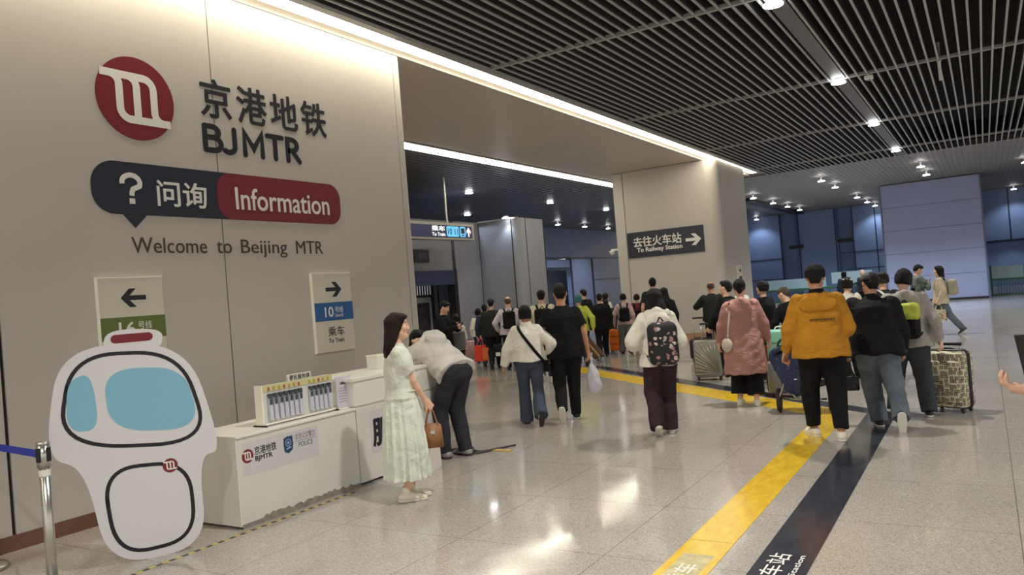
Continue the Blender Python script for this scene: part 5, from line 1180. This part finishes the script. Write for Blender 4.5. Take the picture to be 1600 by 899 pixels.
p = walker((-9.01, 14.42), 32, 'man with cropped hair in a pale lilac shirt with a black backpack', 1.62, 0, C_LILAC, C_BLACK, H_GREY, hairstyle='thin', vb=MID, pose=dict(feet=(F_(-.09, .10, 3), T_(.09, -.12, -3, 35)), hands=(dict(at=(-.26, .12, .92), curl=60, pole=(-.8, -.6, 0)), None)))
backpack(p, 'black backpack on the man in the pale lilac shirt', C_JET, C_BLACK, (.145, .08, .20), .26, .03)
e = thing('duffel_bag', 'dark duffel bag with white tags carried low beside the man in the lilac shirt', 'bag', M=p.M @ Matrix.Translation((-.30, .12, .32)))
F = Field(); F.rbox((0, 0, .12), (.12, .22, .14), .08); link('body', F.mesh('body', .012, .006, 1, 20), C_BLACK, e)
bm = BM(); tube(bm, curve_pts([(0, -.12, .24), (.02, -.06, .44), (.03, .0, .52), (.02, .06, .44), (0, .12, .24)], 18), .012, 6); obj('handle', bm, C_BLACK, e, True)
bm = BM(); box(bm, -.05, .05, -.235, -.222, .02, .10); obj('white_tag', bm, m_white, e)
p = walker((-7.16, 12.66), 29, 'man in a cream T-shirt with a black backpack, left of the man in black', 1.70, 0, C_CREAM, C_CHAR, H_BLACK, S_WHITE, sleeve='short', vb=MID, fat=1.08, pose=dict(feet=(T_(-.09, -.2, 3, 40), F_(.09, .1, -3)), hands=(dict(at=(-.29, .03, .86), pole=(-.8, -.6, 0)), None)))
backpack(p, 'black backpack on the man in the cream T-shirt', C_JET, C_BLACK, (.15, .085, .21), .24, .03)
p = walker((-7.50, 14.86), 27, 'person with teal hair and a neon yellow jacket behind the man in black', 1.55, 1, C_NEON, C_CHAR, H_TEAL, hairstyle='bob', hlen=.08, vb=MID, pose=dict(feet=(F_(-.09, .1, 3), T_(.09, -.15, -3, 35)), hands=(None, dict(at=(.30, -.12, .88), pole=(.9, -.7, 0), curl=70))))
walker((-7.89, 16.75), 25, 'heavy set person in a loose black jacket, right of the neon yellow jacket', 1.51, 0, C_JET, C_BLACK, H_BLACK, fat=1.28, g=.04, hem=-.16, hemadd=.05, vb=MID, collar=.03)
walker((-9.14, 18.45), 60, 'man with short hair whose ear and cheek show behind the neon yellow jacket', 1.64, 0, C_BLACK, C_BLACK, H_BROWN, vb=MID, face=True)
walker((-8.85, 19.2), -20, 'person with brown hair glimpsed between the two big black jackets', 1.50, 1, C_WHITE, C_BLACK, H_BROWN, hairstyle='bob', vb=MID)
walker((-8.2, 17.78), 24, 'person in a charcoal coat left of the pale pink hoodie', 1.34, 0, C_CHAR, C_BLACK, H_BLACK, fat=1.2, g=.045, hem=-.3, hemadd=.05, vb=MID)
p = walker((-7.54, 17.36), 24, 'person in a pale pink hoodie with a black backpack holding an orange bag', 1.47, 1, C_PINKW, C_GREYT, H_BLACK, S_BLACK, hairstyle='bob', hlen=.06, vb=MID, tr=(.11, .10, .095), pose=dict(feet=(F_(-.13, .02, 8), F_(.12, -.12, -10)), hands=(dict(at=(-.30, .06, .86), pole=(-.8, -.6, 0), curl=70), None)))
backpack(p, 'black backpack with straps on the pale pink hoodie', C_JET, C_BLACK, (.145, .085, .19), .20, .03)
w = p.k.wr[0]; e = thing('duffel_bag', 'bright orange bag banded with straps beside the pale pink hoodie', 'bag', M=p.M @ Matrix.Translation((float(w[0])-.03, float(w[1])+.0, float(w[2])-.66)))
F = Field(); F.rbox((0, 0, .27), (.125, .11, .27), .09); link('body', F.mesh('body', .012, .006, 4, 16), cloth('orange_nylon', (226, 116, 38), rough=.5), e)
for z in (.18, .36):
    bm = BM(); tube(bm, curve_pts([(.125*math.cos(a)*1.02, .115*math.sin(a)*1.02, z) for a in np.linspace(0, 2*PI, 17)], 40), .010, 6); obj('strap', bm, mat('dark_strap', (96, 52, 26)), e, True)
bm = BM(); tube(bm, curve_pts([(-.06, 0, .52), (-.03, 0, .62), (.03, 0, .62), (.06, 0, .52)], 14), .012, 6); obj('handle', bm, MATS['dark_strap'], e, True)
p = walker((-7.6, 18.35), 23, 'person in a dull red jacket with a black bag, right of the pale pink hoodie', 1.42, 1, C_RED, C_BLACK, H_BROWN, hairstyle='bob', hlen=.06, vb=MID)
backpack(p, 'black bag on the back of the dull red jacket', C_JET, C_BLACK, (.13, .07, .18), .14, .03, pocket=False)
walker((-6.46, 16.6), 21, 'tall man in a black T-shirt in front of the beige pier', 1.78, 0, C_DARK, C_BLACK, H_BLACK, sleeve='short', fat=1.08, vb=MID)
walker((-5.72, 15.3), 21, 'person in black with a dark hood up, beside the tall man at the pier', 1.55, 1, C_JET, C_BLACK, H_BLACK, hairstyle='long', hlen=.2, fat=1.1, g=.035, hood='down', vb=MID)
p = walker((-4.88, 15.8), 17, 'balding man in dark clothes by the right edge of the beige pier, hand raised', 1.60, 0, C_DARK, C_BLACK, H_GREY, hairstyle='thin', vb=MID, skin=SKIN2, pose=dict(feet=(F_(-.1, 0, 4), F_(.1, 0, -4)), hands=(dict(at=(-.16, .26, 1.20), pole=(-1, -.2, -.6), curl=60), dict(at=(.3, .05, .85), curl=70))))
p = walker((-3.62, 12.5), 75, 'man in a black jacket in profile, standing behind the fluted grey suitcase', 1.60, 0, C_JET, C_BLACK, H_BLACK, S_WHITE, fat=1.12, g=.04, vb=MID, face=True, collar=.03, pose=dict(feet=(F_(-.1, 0, 4), F_(.1, 0, -4)), hands=(dict(at=(-.28, .2, .92), pole=(-.8, -.6, 0), curl=70), dict(at=(.22, .24, 1.0), curl=50, pole=(.9, -.5, -.2))), head=(4, -6, 0)))
walker((-3.82, 14.1), 70, 'person with a pale collar half hidden behind the pink raincoat', 1.57, 1, C_WHITE, C_BLACK, H_BLACK, hairstyle='bob', hlen=.05, vb=MID, face=True)
walker((-2.98, 12.3), 68, 'person with a dark bob in a black jacket, right of the pink raincoat', 1.56, 1, C_JET, C_BLACK, H_BLACK, hairstyle='bob', hlen=.06, vb=MID, face=True, g=.035)
p = walker((-2.43, 11.8), 62, 'man with greying hair in a black jacket resting a hand on the mint box', 1.47, 0, C_JET, C_BLACK, H_GREY, vb=MID, face=True, fat=1.08, g=.035, pose=dict(lean=14, feet=(F_(-.1, 0, 4), F_(.1, 0, -4)), hands=(dict(at=(-.10, .34, .96), pole=(-1, -.3, -.2), curl=45, palm=(0, 0, -1)), None), head=(10, 24, 0)))
MINT = p
p = walker((-1.78, 12.4), 40, 'person in a white visor and white coat over a yellow shirt, behind the ochre jacket', 1.52, 1, C_WHITE, C_BLACK, H_BLACK, hairstyle='bob', hlen=.08, vb=MID, fat=1.1, g=.04, hem=-.2, face=True, pose=dict(feet=(F_(-.1, 0, 4), F_(.1, 0, -4)), head=(-50, 10, 0)))
cap(p.k, p.o, C_WHITE, .011, 'visor', 'visor')
F = Field(); torso(F, p.k, .052, .05, .45); F.plane(p.k.T(.10, 0, 0), -p.k.R[:, 0]); link('yellow_shirt', F.mesh('yellow_shirt', .012), C_YELT, p.o)
p = walker((-1.24, 11.95), 8, 'person with a dark bob and a white strap over a dark top', 1.56, 1, C_DARK, C_BLACK, H_BLACK, hairstyle='bob', hlen=.06, vb=MID, fat=1.08, pose=dict(feet=(F_(-.1, 0, 4), F_(.1, 0, -4)), head=(30, 6, 0)))
T = p.k.T; strap_path(p, [T(.16, -.12, .05), T(.10, -.15, .30), T(-.02, -.11, .47), T(-.09, 0, .51), T(-.06, .14, .36)], .016, C_WHITE, p.o, 'bag_strap', side=tuple(p.k.R[:, 0]))
p = walker((-1.39, 20.3), -62, 'person in a grey-green camouflage jacket looking at a phone before the lavender block', 1.60, 0, C_OLIVE, C_BLACK, H_BLACK, vb=.012, face=True, pose=dict(feet=(F_(-.1, 0, 4), F_(.1, 0, -4)), hands=(dict(at=(-.05, .24, 1.22), pole=(-.9, -.4, -.5), curl=55, palm=(.4, -.9, .2)), dict(at=(.05, .24, 1.22), pole=(.9, -.4, -.5), curl=55, palm=(-.4, -.9, .2))), head=(0, 26, 0)))
phone(p, label='phone held by the person in the camouflage jacket before the lavender block')
p = walker((-.89, 19.6), 93, 'woman in a cream jacket and grey jeans striding past the lavender block', 1.56, 1, C_CARD, C_JEAN2, H_BLACK, S_DARK, hairstyle='long', hlen=.36, vb=.011, face=True, g=.035, hem=-.12, hemadd=.03, pose=dict(feet=(T_(-.06, -.36, 0, 35), F_(.06, .20, 0)), hands=(dict(at=(-.22, .05, .84), pole=(-.6, -.9, 0), curl=70), dict(at=(.22, .12, .86), curl=50))))
backpack(p, 'beige backpack on the woman in the cream jacket', cloth('beige_canvas', (176, 168, 152)), MATS['beige_canvas'], (.14, .10, .19), .26, .035)
w = p.k.wr[0]; e = thing('tote_bag', 'small patterned tote bag in the hand of the woman in the cream jacket', 'bag', M=p.M @ Matrix.Translation((float(w[0]), float(w[1])+.02, float(w[2])-.46)))
m_tote = bpy.data.materials.new('flowered_tote'); m_tote.use_nodes = True; spot_mat(m_tote, (206, 196, 170), ((120, 96, 70), (160, 130, 90)), 22, .42)
bm = BM(); prism(bm, [(-.15, 0), (.15, 0), (.13, .26), (-.13, .26)], -.05, .05); obj('body', bm, m_tote, e, False, frame((0, 0, 0), (0, 1, 0), (0, 0, 1), (1, 0, 0)))
bm = BM(); tube(bm, curve_pts([(0, -.07, .25), (0, -.03, .36), (0, .03, .36), (0, .07, .25)], 14), .010, 6); obj('handle', bm, m_tote, e, True)
walker((-4.22, 29.0), 0, 'dark haired person far off in front of the recessed blue wall', 1.55, 1, C_NAVY, C_BLACK, H_BLACK, hairstyle='bob', vb=FARV)
walker((-3.70, 29.6), 150, 'bald man in a light shirt and dark jacket far off, facing this way', 1.54, 0, C_CHAR, C_BLACK, None, vb=FARV, face=True)
# ---- person cut by the picture edge, phone in hand
p = walker((.345, 3.39), 92, 'person in black standing close at the edge, holding up a black phone', 1.665, 0, C_JET, C_BLACK, H_BLACK, skin=SKIN, face=True, vb=.0055, pose=dict(lean=3, feet=(F_(-.1, .02, 4), F_(.1, -.02, -4)), hands=(dict(at=(-.05, .215, 1.185), pole=(-.6, -.7, -.8), dir=(.12, 1, .12), palm=(.25, -.1, 1), curl=40), None), head=(0, 14, 0)), sr=(.076, .066, .042))
k = p.k; c = k.wr[0]+k.hd[0][0]*.085+V3(.0, -.055, .115); e = thing('phone', 'black phone held upright by the person at the picture edge', 'phone', M=p.M @ Matrix.Translation(tuple(c)) @ Matrix.Rotation(math.radians(-8), 4, 'X') @ Matrix.Rotation(math.radians(35), 4, 'Z'))
bm = BM(); box(bm, -.040, .040, -.005, .005, -.082, .082, bev=.004, seg=3); obj('body', bm, m_black, e); bm = BM(); box(bm, -.034, .034, -.0062, -.0052, -.073, .073); obj('screen', bm, mat('phone_screen', (120, 130, 150), rough=.1), e)

# ================================================================== luggage
def suitcase(loc, rz, label, W_, D_, H_, m, m_edge, tilt=0, handle=.0, ribs=None, front=None, soft=False, hs=1):
    M = Matrix.Translation((loc[0], loc[1], loc[2] if len(loc) > 2 else 0)) @ Matrix.Rotation(math.radians(rz), 4, 'Z') @ Matrix.Rotation(math.radians(tilt), 4, 'X')
    t = thing('suitcase', label, 'suitcase', M=M); w, d = W_/2, D_/2
    bm = BM(); box(bm, -w, w, -d, d, .055, H_, bev=.045 if not soft else .035, seg=4); obj('shell', bm, m, t, True)
    bm = BM()
    for q in rrect(-w, w, .055, H_, .05, 4): pass
    path = [(x, 0, z) for x, z in rrect(-w-.001, w+.001, .054, H_+.001, .05, 4)]; tube(bm, path+[path[0], path[1]], .024 if soft else .012, 8, 1.0); obj('rim', bm, m_edge, t, True)
    if ribs == 'fan':
        bm = BM()
        for k in range(11):
            a = math.radians(8+k*15.5); L = .9
            x1, z1 = w-.02-math.cos(a)*.02, .10; ex, ez = x1-math.sin(a)*0-math.cos(math.radians(90-k*9))*0, 0
            tx = -w+.02 if k < 7 else -w+.02+(k-6)*(2*w-.06)/5; tz = .10+k*(H_-.16)/7 if k < 7 else H_-.03
            for sy in (-1, 1): tube(bm, [(w-.05, sy*(d+.0), .12), ((w-.05+tx)/2, sy*(d+.004), (.12+tz)/2), (tx, sy*d, tz)], [.004, .012, .016], 6)
        obj('ribs', bm, m, t, True)
    elif ribs == 'vertical':
        bm = BM()
        for k in range(7):
            x = -w+.05+k*(2*w-.1)/6
            for sy in (-1, 1): tube(bm, [(x, sy*d, .10), (x, sy*(d+.004), H_/2), (x, sy*d, H_-.05)], .012, 6)
        obj('ribs', bm, m, t, True)
    if front:
        bm = BM(); box(bm, -w*.82, w*.82, -d-.03, -d+.01, .11, H_*.86, bev=.02, seg=3); obj('front_pocket', bm, front, t, True)
    bm = BM(); tube(bm, curve_pts([(-.07, 0, H_), (-.05, 0, H_+.028), (.05, 0, H_+.028), (.07, 0, H_)], 12), .010, 8); obj('carry_handle', bm, m_black, t, True)
    if handle:
        for sx in (-.09, .09):
            bm = BM(); cyl(bm, (sx, hs*(d-.04), H_-.02), (sx, hs*(d-.04), H_+handle), .009, n=8); hd = obj('handle_tube', bm, m_metal, t, True)
        bm = BM(); box(bm, -.11, .11, hs*(d-.04)-.018, hs*(d-.04)+.018, H_+handle-.01, H_+handle+.025, bev=.01); obj('grip', bm, m_black, hd, True)
    for sx in (-1, 1):
        for sy in (-1, 1):
            bm = BM(); x, y = sx*(w-.05), sy*(d-.045)
            cyl(bm, (x-.011, y, .026), (x+.011, y, .026), .026, n=16); wh = obj('wheel', bm, m_black, t, True)
            bm = BM(); box(bm, x-.02, x+.02, y-.014, y+.014, .035, .062, bev=.004); obj('wheel_fork', bm, m_edge, wh)
    return t
m_pat = bpy.data.materials.new('stamp_print_shell'); m_pat.use_nodes = True
def stamp_mat(m):
    nt = m.node_tree; b = nt.nodes['Principled BSDF']; b.inputs['Roughness'].default_value = .45
    tc = nt.nodes.new('ShaderNodeTexCoord'); sx = nt.nodes.new('ShaderNodeSeparateXYZ'); nt.links.new(tc.outputs['Object'], sx.inputs[0])
    ad = nt.nodes.new('ShaderNodeMath'); ad.operation = 'ADD'; nt.links.new(sx.outputs[0], ad.inputs[0]); nt.links.new(sx.outputs[1], ad.inputs[1])
    cm = nt.nodes.new('ShaderNodeCombineXYZ'); nt.links.new(ad.outputs[0], cm.inputs[0]); nt.links.new(sx.outputs[2], cm.inputs[1])
    v = nt.nodes.new('ShaderNodeTexVoronoi'); v.voronoi_dimensions = '2D'; v.distance = 'CHEBYCHEV'; v.inputs['Scale'].default_value = 21; v.inputs['Randomness'].default_value = .55; nt.links.new(cm.outputs[0], v.inputs['Vector'])
    cr = nt.nodes.new('ShaderNodeValToRGB'); cr.color_ramp.interpolation = 'CONSTANT'; nt.links.new(v.outputs['Distance'], cr.inputs[0])
    e = cr.color_ramp.elements; e[0].color = (*lin((200, 192, 164)), 1); e[1].position = .14; e[1].color = (*lin((44, 40, 34)), 1)
    for pos, c in ((.30, (196, 188, 160)), (.36, (60, 55, 46)), (.41, (206, 198, 170))): q = e.new(pos); q.color = (*lin(c), 1)
    nt.links.new(cr.outputs[0], b.inputs['Base Color'])
stamp_mat(m_pat)
m_champ = mat('champagne_grey_shell', (150, 150, 138), rough=.28, metal=.35)
suitcase((-.42, 9.66), -22, 'tall suitcase covered in black and cream stamp print beside the stone grey coat', .40, .27, .66, m_pat, m_black, handle=.06, front=m_pat, soft=True)
suitcase((-3.98, 12.45), 14, 'fluted champagne grey suitcase left of the woman in the pink raincoat', .45, .28, .66, m_champ, m_black, handle=.25, ribs='fan')
suitcase((-7.50, 15.75, .076), -62, 'brown suitcase with pale trim tilted on its wheels behind the man in black', .44, .24, .62, mat('brown_shell', (104, 78, 56), rough=.4), mat('tan_trim', (188, 160, 124), rough=.4), tilt=36, handle=.38, hs=-1, soft=True)
suitcase((-11.75, 16.85), 40, 'pinkish grey hard suitcase standing at the grey inner wall', .38, .25, .52, mat('pink_grey_shell', (172, 142, 142), rough=.35), mat('peach_trim', (214, 150, 120)), ribs='vertical')
suitcase((-5.05, 15.3), 17, 'dark suitcase with a long raised handle in front of the balding man', .38, .24, .45, mat('black_shell', (30, 30, 32), rough=.4), m_black, handle=.42)
suitcase((-2.75, 11.9), 20, 'maroon suitcase with a polka dot hat on top, behind the pink raincoat', .36, .25, .60, mat('maroon_shell', (92, 40, 40), rough=.5), m_black)
m_dot = bpy.data.materials.new('polka_dot_cloth'); m_dot.use_nodes = True; spot_mat(m_dot, (28, 28, 30), ((214, 210, 204), (214, 210, 204)), 22, .26)
F = Field(); F.ell((0, 0, .08), (.11, .10, .09)); F.ell((0, 0, .03), (.17, .15, .03), k=.03)
o = link('dotted_hat', F.mesh('dotted_hat', .01, .006, 2, 20), m_dot); o.location = (-2.75, 11.9, .60); tag(o, 'black and white polka dot hat resting on the maroon suitcase', 'hat')
# mint box
t = thing('mint_box', 'mint green hard case standing beside the blue trolley bag', 'case', (-2.42, 10.7, 0), math.radians(16))
bm = BM(); box(bm, -.17, .17, -.12, .12, .50, .90, bev=.03, seg=3); obj('shell', bm, mat('mint_shell', (136, 204, 178), rough=.35), t, True)
bm = BM(); box(bm, -.175, .175, -.125, .125, .74, .752, bev=.004); obj('seam', bm, mat('mint_seam', (112, 178, 154), rough=.4), t)
bm = BM(); tube(bm, curve_pts([(-.06, 0, .895), (-.04, 0, .935), (.04, 0, .935), (.06, 0, .895)], 12), .010, 6); obj('handle', bm, m_white, t, True)
t = suitcase((-2.42, 10.7), 16, 'grey cabin suitcase carrying the mint green case', .40, .26, .49, mat('grey_shell', (120, 122, 124), rough=.4), m_black)
# trolley bag
t = thing('trolley_bag', 'navy blue shopping trolley bag on two big wheels beside the ochre jacket', 'trolley', M=Matrix.Translation((-1.95, 9.55, 0)) @ Matrix.Rotation(math.radians(8), 4, 'Z'))
m_navyf = bpy.data.materials.new('navy_print_fabric'); m_navyf.use_nodes = True; spot_mat(m_navyf, (38, 48, 84), ((62, 70, 104), (30, 34, 58)), 16, .38)
R = rotax((0, 1, 0), -24) @ rotax((1, 0, 0), -14)
F = Field(); F.rbox((-.02, .02, .56), (.27, .17, .26), .08, R); F.rbox((.05, 0, .36), (.22, .15, .12), .06, R, .05); link('bag', F.mesh('bag', .009, .010, 2, 14), m_navyf, t)
F = Field(); F.rbox((-.05, .0, .80), (.26, .165, .035), .03, R); link('flap', F.mesh('flap', .009, .006, 3, 14), m_navyf, t)
bm = BM(); tube(bm, curve_pts([(-.25, -.10, .70), (-.20, -.14, .86), (-.05, -.14, .90), (.02, -.12, .78)], 20), .012, 6); obj('strap', bm, m_black, t, True)
bm = BM(); tube(bm, curve_pts([(-.27, -.12, .16), (-.18, -.16, .37), (-.12, -.17, .40), (.25, -.17, .40), (.30, -.16, .36)], 24), .011, 8); tube(bm, curve_pts([(-.27, .16, .14), (-.1, -.05, .15), (.26, .0, .14)], 8), .011, 8); tube(bm, [(-.18, -.16, .34), (-.08, -.12, .18), (.05, .0, .14)], .011, 8); obj('frame', bm, m_metal, t, True)
bm = BM(); tube(bm, [(.15, .13, .3), (.12, .02, .75), (.10, -.12, .98)], .011, 8); tube(bm, [(.02, -.12, .98), (.18, -.12, .98)], .015, 8); obj('pull_handle', bm, m_black, t, True)
for x, y in ((-.27, -.02), (.30, .02)):
    bm = BM(); lathe(bm, [(.05, -.022), (.125, -.026), (.142, -.012), (.142, .012), (.125, .026), (.05, .022), (.05, -.022)], 32); wh = obj('wheel', bm, mat('grey_tyre', (46, 46, 48), rough=.7), t, True, Matrix.Translation((x, y, .142)) @ Matrix.Rotation(PI/2, 4, 'Y'))
    bm = BM(); cyl(bm, (0, 0, -.02), (0, 0, .02), .055, n=20)
    for q in range(5): a = q*2*PI/5; tube(bm, [(.02*math.cos(a), .02*math.sin(a), .022), (.12*math.cos(a), .12*math.sin(a), .022)], .009, 6)
    obj('hub', bm, mat('dark_hub', (70, 70, 72), rough=.5), wh)
